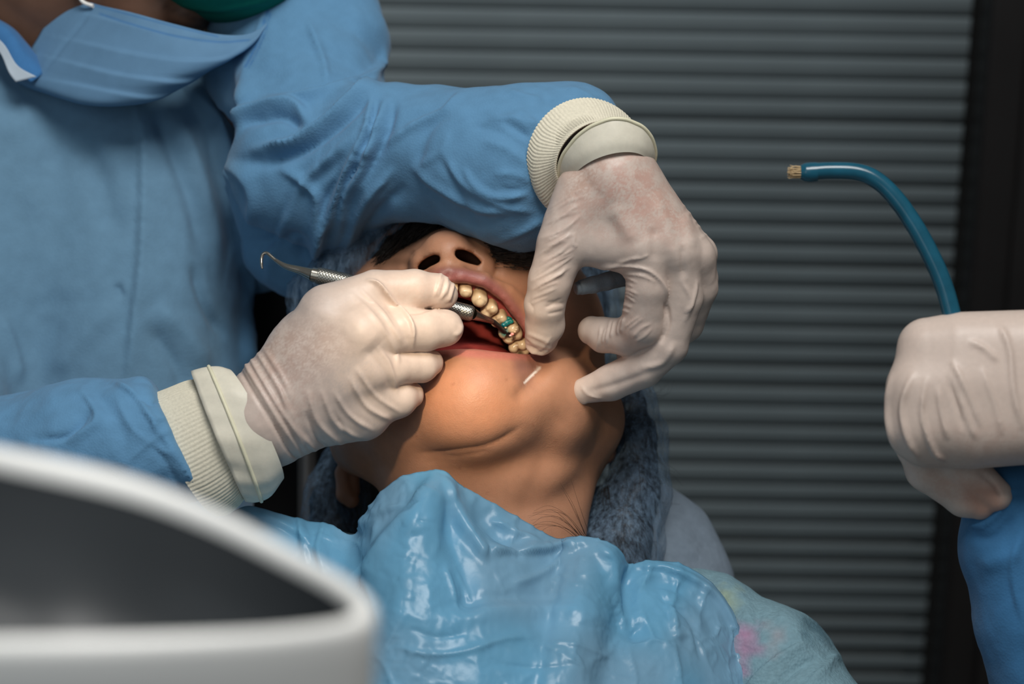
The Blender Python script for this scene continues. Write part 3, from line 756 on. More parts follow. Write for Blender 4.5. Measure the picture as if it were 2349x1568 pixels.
bot = [(380, 1900, 330), (700, 1900, 370), (1000, 1900, 390), (1300, 1900, 390), (1500, 1860, 330), (1650, 1800, 220), (1716, 1730, 120)]
def bib_w(xy, s):
    x, y = xy[:, 0], xy[:, 1]
    return 120*np.sin(np.pi*np.clip(s, 0, 1))*np.exp(-((x-1100)/520)**2)
bm_ = sheet(top, bot, bib_w)
bm_.color(lin(122, 186, 220))
q = bm_.v
bm_.disp(3.0*ridge(q*np.array([.004, .007, .006])+2, 2)+2.0*fbm(q*.006, 2)+6*cells(q*np.array([.011, .008, .006]))+2.5*cells(q*np.array([.026, .017, .01])+5)-5+7*creases(q*np.array([.0085, .006, .004])+2, .09)+4.5*creases(q*np.array([.02, .015, .008])+9, .10)+2.2*creases(q*np.array([.045, .03, .02])+4, .12))
bm_.strokes([
  ('f', [(1005, 1082), (960, 1170), (880, 1260), (800, 1400)], 60, 34), ('f', [(1018, 1085), (1040, 1170), (1090, 1250), (1120, 1290)], 24, 26),
  ('g', [(930, 1095), (850, 1200), (780, 1300)], 26, 10), ('g', [(980, 1130), (940, 1300), (900, 1480)], 30, 18),
  ('g', [(1035, 1110), (1030, 1200), (1070, 1330), (1080, 1420)], 24, -18), ('f', [(1120, 1270), (1150, 1265), (1250, 1262), (1370, 1240)], 22, 24),
  ('g', [(1080, 1150), (1150, 1230), (1210, 1262)], 22, -20), ('f', [(1370, 1240), (1395, 1300), (1420, 1400), (1450, 1450)], 34, 30),
  ('g', [(1436, 1300), (1430, 1360), (1440, 1420), (1480, 1480)], 22, -26), ('f', [(1320, 1240), (1250, 1310), (1170, 1340)], 12, 9),
  ('f', [(1440, 1300), (1540, 1310), (1640, 1370), (1690, 1470), (1700, 1568)], 14, 16), ('g', [(1460, 1340), (1540, 1340), (1610, 1390), (1650, 1480)], 16, -12),
  ('f', [(1520, 1345), (1540, 1400), (1560, 1470)], 12, 9), ('f', [(1500, 1360), (1580, 1420), (1610, 1520)], 14, -9),
  ('v', [(1020, 1300), (1035, 1330), (1055, 1400)], 5, 8), ('v', [(1045, 1290), (1075, 1350), (1085, 1380)], 4, 7), ('v', [(1160, 1340), (1220, 1320), (1280, 1295)], 5, 6),
  ('v', [(900, 1480), (980, 1500), (1060, 1495), (1160, 1465), (1240, 1460)], 6, 11), ('v', [(940, 1440), (1000, 1460), (1080, 1450)], 6, -7),
  ('g', [(1000, 1430), (1150, 1400), (1300, 1400), (1420, 1430)], 24, 12), ('g', [(1000, 1395), (1150, 1370), (1300, 1375)], 16, -9),
  ('v', [(1130, 1185), (1180, 1215), (1240, 1240)], 5, 8), ('v', [(1120, 1210), (1170, 1250), (1200, 1280)], 5, -7),
  ('f', [(560, 1170), (640, 1200), (700, 1240), (740, 1300)], 16, 12), ('f', [(680, 1180), (690, 1230), (700, 1300)], 14, 14), ('f', [(745, 1196), (730, 1250), (740, 1330)], 14, 14),
  ('g', [(830, 1200), (810, 1260), (830, 1400)], 26, -24),
  ('v', [(800, 1300), (850, 1360), (870, 1450)], 6, 7), ('v', [(1250, 1470), (1330, 1480), (1420, 1520)], 6, 6), ('v', [(1130, 1520), (1230, 1530), (1330, 1520)], 6, -6)], 0.8)
bm_._mix(np.clip(.5+1.2*fbm(bm_.v*np.array([.006, .004, .004])+8, 2), 0, 1)*.6, lin(146, 182, 206))
link('bib_sheet', thicken(bm_, 1.6), M_bib, bib)
# folded hem strip along the neckline
hem = [(x, y-3, w+10) for x, y, w in [(1016, 1086, 92), (1052, 1118, 80), (1100, 1146, 66), (1160, 1178, 50), (1220, 1214, 38), (1284, 1250, 22)]]
# ------------------------------------------------------------------ headrest under a cloth cover, dental chair
chair = thing('dental_chair', 'black upholstered dental chair behind the patient\'s head', 'chair', (0.0, 0.30, 0.0))
def f_rest(p): return ell(p, P(1450, 1400, -560), (265, 335, 190))+6*noise(p*.012)
hrm = mesh_sdf(f_rest, (-100, -1150, -800), (640, -150, -300), 9).color(lin(126, 140, 154))
hrm.strokes([('g', [(1560, 1100), (1640, 1180), (1700, 1290)], 20, 6), ('g', [(1530, 1130), (1590, 1200), (1640, 1290)], 16, -5), ('g', [(1500, 1200), (1560, 1230), (1600, 1290)], 14, 5)])
hc = thing('headrest_cover', 'grey-blue cloth cover over the padded headrest right of the capped head', 'cover', to_world(P(1500, 1600, -560)))
link('cover_cloth', hrm, M_cover, hc)
def rbox(c, half, r):
    c = np.asarray(c, np.float32); half = np.asarray(half, np.float32)
    def f(p):
        q = np.abs(p-c)-half+r
        return np.linalg.norm(np.maximum(q, 0), axis=1)+np.minimum(q.max(1), 0)-r
    return f
hp = mesh_sdf(rbox(P(800, 940, -1420), (330, 420, 70), 60), (-900, -750, -1560), (0, 350, -1300), 16).color(lin(20, 20, 22))
link('headrest', hp, M_chair, chair)
bk = mesh_sdf(rbox(P(1110, 1560, -1080), (430, 480, 90), 80), (-700, -1550, -1250), (500, -300, -900), 18).color(lin(20, 20, 22))
link('backrest', bk, M_chair, chair)
link('headrest_post', tube([P(705, 990, -940), P(705, 1200, -940), P(720, 1500, -900)], [26, 26, 26], 16), M_post, chair, label='grey metal post')
# seat column down to the floor
link('column', box_md((-0.12, 0.18, 0.06), (0.10, 0.40, 0.66), 0.02), M_chair, chair, space='world')
link('base', box_md((-0.30, 0.02, 0.0), (0.28, 0.52, 0.06), 0.02), M_chair, chair, space='world')
# ------------------------------------------------------------------ the white basin in the foreground, out of focus
basin = thing('basin', 'white rimmed basin with a dark inside, out of focus in the lower left foreground', 'basin', to_world(P(-50, 2100, 2700)))
rim_pts = [(-900, 1180, 2640), (-500, 1040, 2560), (-200, 1020, 2530), (50, 1060, 2520), (300, 1118, 2520), (500, 1195, 2530), (680, 1288, 2560), (790, 1350, 2600), (838, 1400, 2660), (800, 1440, 2720),
           (640, 1465, 2780), (400, 1478, 2830), (100, 1485, 2860), (-300, 1480, 2860), (-700, 1420, 2800), (-900, 1320, 2720)]
rc = catmull(np.array([P(*q) for q in rim_pts]), 8, closed=True)
cen = rc.mean(0); dn = (np.array([0, 0, -1.0])@R3.T)
def ring_at(inset, drop):
    d = rc-cen; L = np.linalg.norm(d, axis=1)[:, None]
    return rc-d/L*inset+dn*drop
prof_out = [(4, -20), (-12, -18), (-22, -6), (-25, 8), (-24, 60), (-20, 200), (0, 480), (120, 640)]
prof_in = [(4, -20), (18, -14), (26, 0), (28, 20)]
prof_liner = [(29, 16), (34, 30), (60, 110), (130, 200), (240, 250)]
link('wall', loft([ring_at(a*.55, b*.6) for a, b in prof_out], True, False), M_white, basin)
link('rim', loft([ring_at(a*.55, b*.6) for a, b in prof_in], True, False), M_white, basin)
lr = [ring_at(a*.55, b*.6) for a, b in prof_liner]; lr.append(np.repeat((cen+dn*150)[None], len(rc), 0))
link('liner', loft(lr, True, False), M_basin_in, basin, label='dark inner bowl')
# ------------------------------------------------------------------ the dentist
dentist = thing('person', 'dentist in a blue gown, face mask and white gloves leaning over the patient', 'person', to_world(P(250, 2600, -800)))
GB = lin(101, 150, 188)
GL = lin(208, 190, 178)
DS = lin(112, 82, 66)
# ---- dentist's left hand (right in the picture): metacarpals, thumb, fingers
lh_palm = [Ns((1395, 402, 10, 86), (1400, 420, 30, 84), (1300, 520, 35, 48)),
           Ns((1410, 405, 30, 82), (1470, 560, 60, 52)),
           Ns((1420, 405, 20, 76), (1545, 575, 45, 50)),
           Ns((1430, 405, 0, 70), (1588, 585, 5, 46)),
           Ns((1440, 410, -30, 62), (1600, 580, -50, 40)),
           Ns((1340, 470, 20, 60), (1440, 560, 25, 50)),
           Ns((1380, 520, -10, 60), (1500, 590, 0, 52)), Ns((1325, 552, 28, 56), (1440, 572, 36, 50))]
lh_thumb = Ns((1335, 440, 30, 62), (1290, 560, 40, 58), (1262, 645, 35, 50), (1249, 700, 15, 46), (1250, 745, -20, 45), (1243, 775, -55, 38))
lh_index = Ns((1480, 575, 55, 52), (1484, 660, 40, 47), (1474, 745, 0, 50), (1440, 772, -40, 44), (1385, 768, -80, 40), (1358, 758, -95, 33))
lh_mid = Ns((1552, 585, 35, 50), (1562, 680, 0, 50), (1530, 790, -30, 48), (1475, 842, -55, 46), (1400, 878, -85, 41), (1338, 896, -100, 29))
lh_ring = Ns((1592, 590, 0, 46), (1600, 660, -50, 46), (1570, 740, -110, 44), (1510, 790, -180, 40), (1450, 810, -220, 36))
lh_pink = Ns((1602, 585, -50, 40), (1606, 640, -110, 40), (1585, 700, -160, 38), (1530, 740, -220, 34))
def hand_f(palm, fingers, kp=34, kf=20, off=0.0):
    def g(ns): return [(a, b+off) for a, b in ns]
    def f(p):
        d = None
        for c in palm:
            e = chain(p, g(c)); d = e if d is None else smin(d, e, kp)
        ff_ = None
        for c in fingers:
            e = chain(p, g(c), 8); ff_ = e if ff_ is None else smin(ff_, e, 5)
        return smin(d, ff_, kf)
    return f
lh_f = hand_f(lh_palm, [lh_thumb, lh_index, lh_mid, lh_ring, lh_pink])
lh = mesh_sdf(lh_f, (20, -170, -300), (500, 560, 160), 3.5)
print('lh', len(lh.v), _t.time()-_t0)
rs = np.random.RandomState(21)
def wr(a, b, n, perp, amp, wd=3.5, jit=5, kind='g', ln=1.0):
    """n roughly parallel wrinkles; a, b: first and last wrinkle centres, perp: half vector along each wrinkle"""
    out = []
    for i in range(n):
        t = i/max(n-1, 1); c = np.array(a)*(1-t)+np.array(b)*t+rs.randn(2)*jit*.4
        h = np.array(perp)*(0.7+.6*rs.rand())*ln
        bow = np.array([-h[1], h[0]])*.10*rs.randn()
        out.append((kind, [tuple(c-h), tuple(c+bow), tuple(c+h)], wd*(.8+.5*rs.rand()), amp*(.6+.7*rs.rand())))
    return out
L = []
L += wr((1300, 455), (1262, 640), 19, (40, -24), 2.3, 2.1)
L += wr((1270, 640), (1238, 690), 4, (34, -14), 1.8, 2.6)
L += wr((1272, 690), (1276, 715), 3, (22, -5), -3.0, 3)
L += wr((1240, 775), (1228, 800), 4, (30, 12), 3.0, 4)
L += [('v', [(1208, 690), (1222, 706), (1222, 740)], 6, -2), ('g', [(1206, 790), (1240, 806), (1268, 790)], 5, 4), ('v', [(1209, 808), (1240, 796), (1266, 770)], 3, 3)]
L += [('g', [(1340, 622), (1400, 612), (1440, 610), (1490, 622), (1525, 660), (1528, 700)], 4, 4.5), ('v', [(1425, 628), (1470, 632), (1510, 650)], 3, 3)]
L += wr((1440, 640), (1432, 712), 7, (22, 8), 2.2, 2.5)
L += wr((1428, 745), (1372, 772), 6, (-6, 26), 2.8, 2.6)
L += wr((1452, 735), (1475, 770), 4, (20, -16), 2.2, 2.6)
L += [('g', [(1525, 690), (1533, 740), (1515, 790)], 6, -5), ('g', [(1562, 640), (1585, 690), (1570, 740)], 5, 3), ('g', [(1600, 640), (1590, 690), (1570, 720)], 4, 3.5)]
L += [('g', [(1340, 900), (1420, 880), (1500, 850)], 9, -3), ('v', [(1305, 910), (1330, 925), (1350, 920)], 4, 3), ('v', [(1330, 880), (1350, 905), (1390, 915)], 4, 3), ('g', [(1470, 845), (1520, 830), (1550, 780)], 8, 4)]
L += wr((1540, 400), (1615, 540), 9, (10, -7), 1.6, 4)
L += wr((1380, 610), (1470, 590), 4, (30, -8), 1.6, 3)
L += [('g', [(1500, 440), (1530, 530), (1545, 600)], 16, 4), ('g', [(1500, 520), (1502, 600)], 12, -3), ('g', [(1570, 490), (1590, 570)], 12, 3), ('g', [(1565, 560), (1568, 640)], 8, -4),
      ('g', [(1318, 535), (1316, 560), (1325, 565)], 3, 2.5), ('g', [(1400, 470), (1460, 560)], 18, 4)]
lh.strokes(L, 1.3); lh.smooth(1, .35)
lh.disp(0.9*fbm(lh.v*.03, 2))
lh.color(GL)
def skinshow(m, polys, a=.55, col=(186, 140, 122)):
    xy = m.px(); g = fbm(np.concatenate([xy*.045, m.v[:, 2:]*.02], 1), 4); g2 = noise(np.concatenate([xy*.35, m.v[:, 2:]*.1], 1))
    for poly, aa, c in polys:
        sd = poly_sd(xy, poly)
        k = np.clip(.5-sd/60, 0, 1)*np.clip(.55+.8*g+.8*g2, 0, 1)*aa*.8
        m._mix(k, lin(*c))
skinshow(lh, [([(1305, 345), (1480, 335), (1540, 430), (1580, 520), (1560, 560), (1440, 560), (1330, 520), (1290, 460)], .55, (196, 150, 134)),
              ([(1390, 400), (1480, 400), (1480, 490), (1400, 480)], .5, (192, 128, 112)), ([(1320, 375), (1370, 380), (1350, 440), (1310, 440)], .6, (168, 138, 118)),
              ([(1500, 440), (1560, 470), (1580, 520), (1530, 510)], .4, (190, 134, 114)),
              ([(1260, 500), (1320, 500), (1300, 680), (1240, 690)], .22, (196, 150, 134)), ([(1420, 640), (1510, 640), (1510, 780), (1430, 790)], .22, (196, 156, 140))])
gl = link('glove', lh, M_glove, dentist, label='white glove on the hand opening the mouth')
# ---- dentist's right hand (left in the picture), holding the scaler
rh_palm = [Ns((600, 950, 70, 96), (750, 735, 95, 72)), Ns((610, 960, 80, 92), (835, 765, 120, 62)), Ns((615, 970, 75, 88), (845, 850, 110, 56)), Ns((620, 985, 60, 78), (862, 920, 70, 48)),
           Ns((850, 722, 95, 34), (925, 711, 75, 22)), Ns((700, 800, 40, 80), (800, 780, 40, 80)), Ns((640, 920, 60, 90), (830, 950, 60, 62))]
rh_index = Ns((755, 712, 90, 62), (860, 668, 75, 48), (950, 664, 55, 46), (1000, 668, 35, 40), (1018, 676, 25, 33))
rh_mid = Ns((835, 762, 115, 58), (900, 762, 105, 48), (975, 757, 75, 47), (1020, 752, 50, 43))
rh_ring = Ns((845, 830, 110, 52), (905, 845, 95, 38), (968, 838, 50, 38), (985, 832, 30, 32))
rh_pink = Ns((855, 900, 75, 46), (915, 915, 60, 42), (940, 905, 30, 32))
rh_thumb = Ns((700, 760, 20, 52), (830, 720, -20, 44), (930, 715, -25, 38), (1000, 712, -20, 30))
rh_f = hand_f(rh_palm, [rh_index, rh_mid, rh_ring, rh_pink, rh_thumb], 40, 22)
rh = mesh_sdf(rh_f, (-680, -400, -100), (-80, 200, 200), 3.5)
L = []
# long stretched wrinkles over the back of the glove
for (a, b, c, am, wd) in (((545, 800), (600, 900), (700, 1060), 5, 5), ((560, 795), (625, 910), (720, 1058), 5, 5), ((578, 790), (640, 890), (690, 990), 4, 5), ((640, 880), (670, 970), (745, 1055), 4.5, 6),
                          ((705, 890), (730, 970), (800, 1030), 5, 6), ((735, 890), (770, 970), (835, 1010), 5, 6), ((765, 895), (800, 950), (860, 990), 4.5, 5), ((800, 860), (840, 930), (900, 965), 5, 6),
                          ((815, 840), (860, 905), (925, 950), 3.5, 5), ((600, 790), (650, 870), (672, 930), 3, 6), ((533, 815), (580, 900), (670, 1040), -4, 4), ((620, 960), (660, 1030), (700, 1065), -4, 4), ((700, 940), (730, 1010), (780, 1045), -4, 5),
                          ((760, 940), (800, 1000), (840, 1015), -4, 5)):
    L.append(('g', [a, b, c], wd, am))
L += [('g', [(838, 640), (870, 652), (910, 700), (945, 745), (948, 805)], 4, 8), ('g', [(850, 648), (890, 700), (925, 760), (938, 800)], 7, -3),
      ('g', [(800, 670), (860, 730), (905, 800), (915, 850)], 6, 3), ('g', [(822, 660), (880, 720), (925, 790)], 5, 3), ('g', [(860, 790), (890, 830), (905, 870), (912, 905)], 5, 3.5), ('g', [(840, 800), (880, 850), (900, 900)], 6, -2.5)]
L += wr((1003, 650), (1036, 672), 6, (7, -24), 3.2, 3.2, kind='g')
L += [('g', [(990, 706), (1010, 720), (1050, 722)], 6, 2), ('g', [(1040, 770), (1056, 760), (1060, 740)], 5, 2.5), ('g', [(1005, 700), (960, 716), (925, 716)], 4, -3)]
L += [('g', [(780, 700), (820, 760), (860, 800)], 40, 5), ('g', [(740, 690), (700, 760), (640, 860)], 30, 3)]
rh.strokes(L, 1.35); rh.smooth(1, .4); rh.disp(0.9*fbm(rh.v*.03+5, 2)); rh.color(GL)
skinshow(rh, [([(620, 740), (760, 740), (790, 800), (740, 860), (640, 870), (560, 830)], .6, (168, 134, 118)), ([(650, 700), (720, 660), (740, 700), (680, 740)], .3, (150, 140, 138)),
              ([(560, 850), (680, 830), (740, 900), (700, 1000), (600, 960)], .35, (180, 140, 126)), ([(880, 640), (1000, 640), (1000, 700), (900, 700)], .25, (206, 160, 140)), ([(720, 850), (860, 800), (880, 900), (780, 950)], .25, (150, 150, 156))])
link('glove', rh, M_glove, dentist, label='white glove on the hand holding the scaler')

# ---- cuffs: rings set up from their silhouette ends and the bulge of the visible side
def ring(A, B, w, n, rd, m=72, mod=None):
    a = P(*A, w); b = P(*B, w); c = (a+b)/2; h = (b-a)/2; nv = np.array([n[0], -n[1], rd], float)
    th = np.linspace(0, 2*np.pi, m, endpoint=False)
    r = 1+(0 if mod is None else mod(th))
    return c+(np.cos(th)*r)[:, None]*h+(np.sin(th)*r)[:, None]*nv
def interp_rings(keys, n):
    keys = [np.asarray(k) for k in keys]; A = np.stack(keys).reshape(len(keys), -1); c = catmull(A, max(2, n//(len(keys)-1)))
    return [r.reshape(keys[0].shape) for r in c]
def knit(keys, nrib, amp=.018, n=14, col=lin(226, 219, 198), m=420, wob=None):
    md_ = lambda th: amp*np.abs(np.sin(th*nrib/2))**.7
    rr = interp_rings([ring(*k, m=m, mod=md_) for k in keys], n)
    inner = [r.mean(0)+(r-r.mean(0))*.955 for r in (rr[-1], rr[0])]
    return loft(rr+inner, True, False, col)
ck = knit([((1262, 480), (1425, 255), -70, (-108, -78), 95), ((1272, 486), (1432, 262), -55, (-100, -66), 92), ((1290, 455), (1432, 285), -30, (-76, -48), 82), ((1300, 435), (1426, 290), -10, (-64, -38), 76)], 104)
link('knit_cuff', ck, M_knit, dentist, label='cream ribbed cuff above the mouth-opening hand')
ck2 = knit([((350, 905), (500, 1180), 30, (-10, 10), 120), ((385, 892), (520, 1178), 40, (0, 0), 112), ((425, 876), (545, 1160), 50, (6, -4), 104), ((446, 872), (560, 1142), 55, (10, -6), 100)], 96)
link('knit_cuff', ck2, M_knit, dentist, label='cream ribbed cuff below the scaler hand')
# glove cuffs with a rolled bead
def glove_cuff(keys, bead_i, bead_r, wob, label, col=lin(226, 220, 202)):
    rr = interp_rings([ring(*k, m=120) for k in keys], 12)
    out = []
    for i, r in enumerate(rr):
        c = r.mean(0); th = np.linspace(0, 2*np.pi, 120, endpoint=False)
        f_ = 1+wob*(np.sin(th*5+i*.2)*.5+np.sin(th*9+1.3)*.35+np.sin(th*17+.4*i)*.2)*(1-i/len(rr))
        out.append(c+(r-c)*f_[:, None])
    inner = [out[0].mean(0)+(out[0]-out[0].mean(0))*.97]
    g = link('glove_cuff', loft(inner+out, True, False, col), M_glove, dentist, label=label)
    b = out[bead_i]; bt = tube(np.concatenate([b, b[:2]]), bead_r, 8, False, lin(232, 226, 196))
    link('rolled_bead', bt, M_glove, g)
glove_cuff([((1280, 402), (1503, 362), 20, (2, -98), 100), ((1287, 404), (1501, 366), 24, (0, -76), 100), ((1296, 410), (1496, 372), 28, (0, -54), 98), ((1310, 420), (1488, 380), 30, (0, -40), 90)], 0, 4.5, .012, 'cream rolled glove cuff at the upper wrist')
glove_cuff([((440, 852), (562, 1145), 66, (8, 0), 110), ((470, 842), (590, 1146), 70, (14, -6), 108), ((500, 838), (622, 1134), 74, (20, -8), 104), ((524, 846), (650, 1098), 76, (24, -10), 98)], 5, 4.5, .055, 'cream folded glove cuff at the lower wrist')

# ---- body: head, neck, torso, arms and hands in one surface, mostly under the clothes
head_c = P(330, -210, -760)
def f_dbody(p):
    d = ell(p, P(330, -150, -800), (300, 330, 330))
    d = smin(d, ell(p, P(370, 60, -720), (200, 140, 170)), 60)
    d = smin(d, ell(p, P(430, 30, -560), (55, 50, 60)), 30)
    d = smin(d, chain(p, Ns((150, -40, -800, 190), (60, 150, -1000, 230))), 60)
    d = smin(d, chain(p, Ns((150, 500, -980, 230), (120, 1200, -900, 260))), 80)
    d = smin(d, chain(p, Ns((560, 130, -820, 150), (780, 330, -560, 110), (1000, 375, -290, 85), (1200, 375, -185, 70), (1312, 345, -62, 66), (1360, 345, -6, 72), (1392, 388, 10, 70))), 60)
    d = smin(d, chain(p, Ns((-160, 400, -900, 130), (-170, 760, -680, 120), (-150, 1080, -330, 110), (250, 1040, -60, 95), (480, 1010, 45, 88), (590, 965, 68, 84))), 60)
    d = smin(d, hand_f(lh_palm, [lh_thumb, lh_index, lh_mid, lh_ring, lh_pink], off=-9)(p), 10)
    d = smin(d, hand_f(rh_palm, [rh_index, rh_mid, rh_ring, rh_pink, rh_thumb], off=-9)(p), 10)
    return d
db = mesh_sdf(f_dbody, (-1550, -700, -1400), (500, 1350, 200), 12)
db.smooth(1); db.color(DS)
db.paint_line([(380, 18), (470, 50), (560, 70)], 8, lin(30, 24, 22), .5)
link('body', db, M_skin2, dentist)
print('dbody', len(db.v), _t.time()-_t0)
# lashes just above the mask edge
bs = []
def lash(pts, n, L_, d0):
    c = catmull(pts, 8)
    for i in range(n):
        a = c[int(rs.rand()*(len(c)-1))]; dd = nz(np.array(d0)+rs.randn(3)*.25)
        bs.append(np.array([P(*(a+dd*L_*t)) for t in np.linspace(0, 1, 4)]))
lash([(400, 60, -508), (440, 64, -500), (480, 66, -505)], 60, 20, (0, 1, .2))
link('eyelash', hairs(bs, 1.0), M_hair, dentist, kind='stuff')
# green surgical cap
def f_gcap(p):
    d = ell(p, P(530, -104, -560), (205, 174, 250))
    return d
gc = mesh_sdf(f_gcap, (-1050, 650, -900), (-400, 1300, -250), 7).color(lin(14, 112, 96))
gc.strokes([('g', [(380, 20), (500, 34), (640, 10)], 5, -4), ('g', [(380, 5), (500, 22), (640, -4)], 6, 4)])
link('surgical_cap', gc, M_cap2, dentist)

# ---- mask: a pleated shell curving round the jaw
def grid_loft(rows, n=70, per=10):
    rr = [catmull(np.array([P(*q) for q in r]), 14) for r in rows]
    def rs_(c):
        l = np.concatenate([[0], np.cumsum(np.linalg.norm(np.diff(c, axis=0), axis=1))]); t = np.linspace(0, l[-1], n)
        return np.stack([np.interp(t, l, c[:, k]) for k in range(3)], 1)
    A = np.stack([rs_(c) for c in rr]); B = catmull(A.reshape(len(rr), -1), per).reshape(-1, n, 3); nv = len(B)
    i = np.arange(nv-1)[:, None]*n+np.arange(n-1)[None]
    return MD(B.reshape(-1, 3), np.stack([i, i+n, i+n+1, i+1], -1).reshape(-1, 4))
mrows = [
  [(150, -20, -640), (215, 8, -560), (300, 28, -480), (400, 55, -440), (500, 78, -440), (575, 76, -470), (625, 40, -500)],
  [(120, 20, -640), (190, 50, -550), (290, 80, -460), (400, 105, -405), (500, 118, -415), (575, 98, -455), (625, 42, -500)],
  [(90, 80, -640), (150, 110, -545), (270, 140, -440), (390, 158, -390), (480, 150, -410), (560, 112, -460), (618, 52, -500)],
  [(60, 130, -640), (110, 160, -550), (240, 195, -440), (350, 198, -400), (440, 180, -425), (530, 132, -470), (608, 64, -505)],
  [(36, 186, -640), (90, 205, -560), (190, 236, -470), (280, 240, -440), (370, 222, -450), (480, 160, -490), (598, 78, -515)],
  [(60, 200, -700), (110, 215, -650), (200, 236, -600), (290, 236, -580), (370, 215, -580), (460, 160, -610), (560, 90, -660)]]
mk = grid_loft(mrows, 90, 16)
mk.color(lin(104, 144, 178))
mk.strokes([('s', [(560, 85), (500, 92), (400, 82), (290, 55), (190, 30)], 3, 5, 30), ('s', [(600, 75), (520, 128), (420, 138), (300, 122), (160, 90)], 3, 9, 40),
            ('s', [(560, 118), (480, 165), (400, 182), (280, 172), (130, 135)], 3, 9, 40), ('s', [(480, 165), (380, 212), (280, 214), (100, 180)], 3, 7, 30), ('g', [(215, 20), (150, 100), (90, 178)], 4, -4)])
mk.paint_line([(230, 32), (300, 55), (400, 82), (500, 96), (570, 92)], 2.5, lin(50, 110, 170), .6)
mk.paint_line([(215, 12), (300, 34), (400, 60), (500, 84)], 2, lin(50, 110, 170), .6)
mkt = thicken(mk, 3)
mo = link('face_mask', mkt, M_mask, dentist)
# loose left flap of the mask and its white ear loop
fl = grid_loft([[(-60, 90, -600), (0, 120, -560), (40, 160, -540), (70, 190, -540)], [(-60, 40, -620), (10, 70, -580), (60, 130, -560), (96, 170, -560)], [(-60, 20, -640), (20, 60, -620), (60, 100, -620), (100, 150, -600)]], 30, 10).color(lin(66, 122, 176))
link('collar', thicken(fl, 3), M_gown, dentist)
fl2 = grid_loft([[(-40, 80, -560), (0, 120, -530), (20, 165, -520), (36, 188, -520)], [(-40, 60, -560), (8, 100, -528), (40, 150, -518), (84, 176, -520)]], 30, 10).color(lin(200, 214, 226))
link('mask_lining', thicken(fl2, 2), M_mask, mo)
link('ear_loop', tube(catmull([P(160, -50, -560), P(176, -20, -556), P(190, 4, -552), P(214, 14, -545)], 6), 5, 10), M_white, mo)

# ---- gown: sleeves, shoulder and front in one cloth surface
arm_l = Ns((625, 30, -800, 225), (705, 205, -610, 176), (760, 390, -440, 185), (880, 350, -320, 158), (1000, 352, -270, 150), (1110, 368, -210, 165), (1195, 380, -190, 186), (1280, 350, -190, 155))
def f_gown(p):
    d = chain(p, arm_l, 18)
    d = smin(d, chain(p, Ns((1280, 350, -190, 150), (1322, 305, -195, 104))), 30)
    d = smin(d, chain(p, Ns((715, -10, -720, 145), (782, 98, -640, 114))), 14)
    d = smin(d, chain(p, Ns((725, 400, -650, 168), (712, 560, -670, 128))), 50)
    d = smin(d, ell(p, P(620, 470, -880), (190, 215, 130)), 40)
    arm = d
    d = chain(p, Ns((-140, 420, -860, 190), (-150, 760, -620, 180), (-150, 1080, -330, 180)))
    d = smin(d, chain(p, Ns((300, 330, -900, 270), (300, 700, -800, 270), (260, 1330, -800, 330))), 70)
    d = smin(d, chain(p, Ns((-50, 330, -850, 260), (-60, 700, -760, 260), (-60, 1330, -780, 330))), 70)
    d = smin(d, chain(p, Ns((60, 240, -900, 200), (520, 120, -900, 200))), 60)
    # cut the sleeve mouth at the wrist
    a = P(1262, 482, -70); b = P(1422, 262, -70); dirv = nz(np.array([b[1]-a[1], -(b[0]-a[0]), 0])); dirv = -dirv if dirv[0] < 0 else dirv
    cut = (p-P(1300, 372, -70).astype(np.float32))@np.array([.86, -.42, .0], np.float32)
    d = smin(d, arm, 20)
    d = smax(d, (p-P(1337, 370, -70).astype(np.float32))@np.array([.475, -.373, .796], np.float32)-10, 14)
    return d
gw = mesh_sdf(f_gown, (-1560, -760, -1260), (360, 900, 120), 6.6)
print('gown', len(gw.v), _t.time()-_t0)
gw.color(GB)
gv = gw.v
gw.disp(5*fbm(gv*.008, 3)+10*cells(gv*.0085+3)*np.clip((gv[:, 0]+700)/300, .35, 1)+4*cells(gv*.022+1)*np.clip((gv[:, 0]+300)/300, 0, 1)-6)
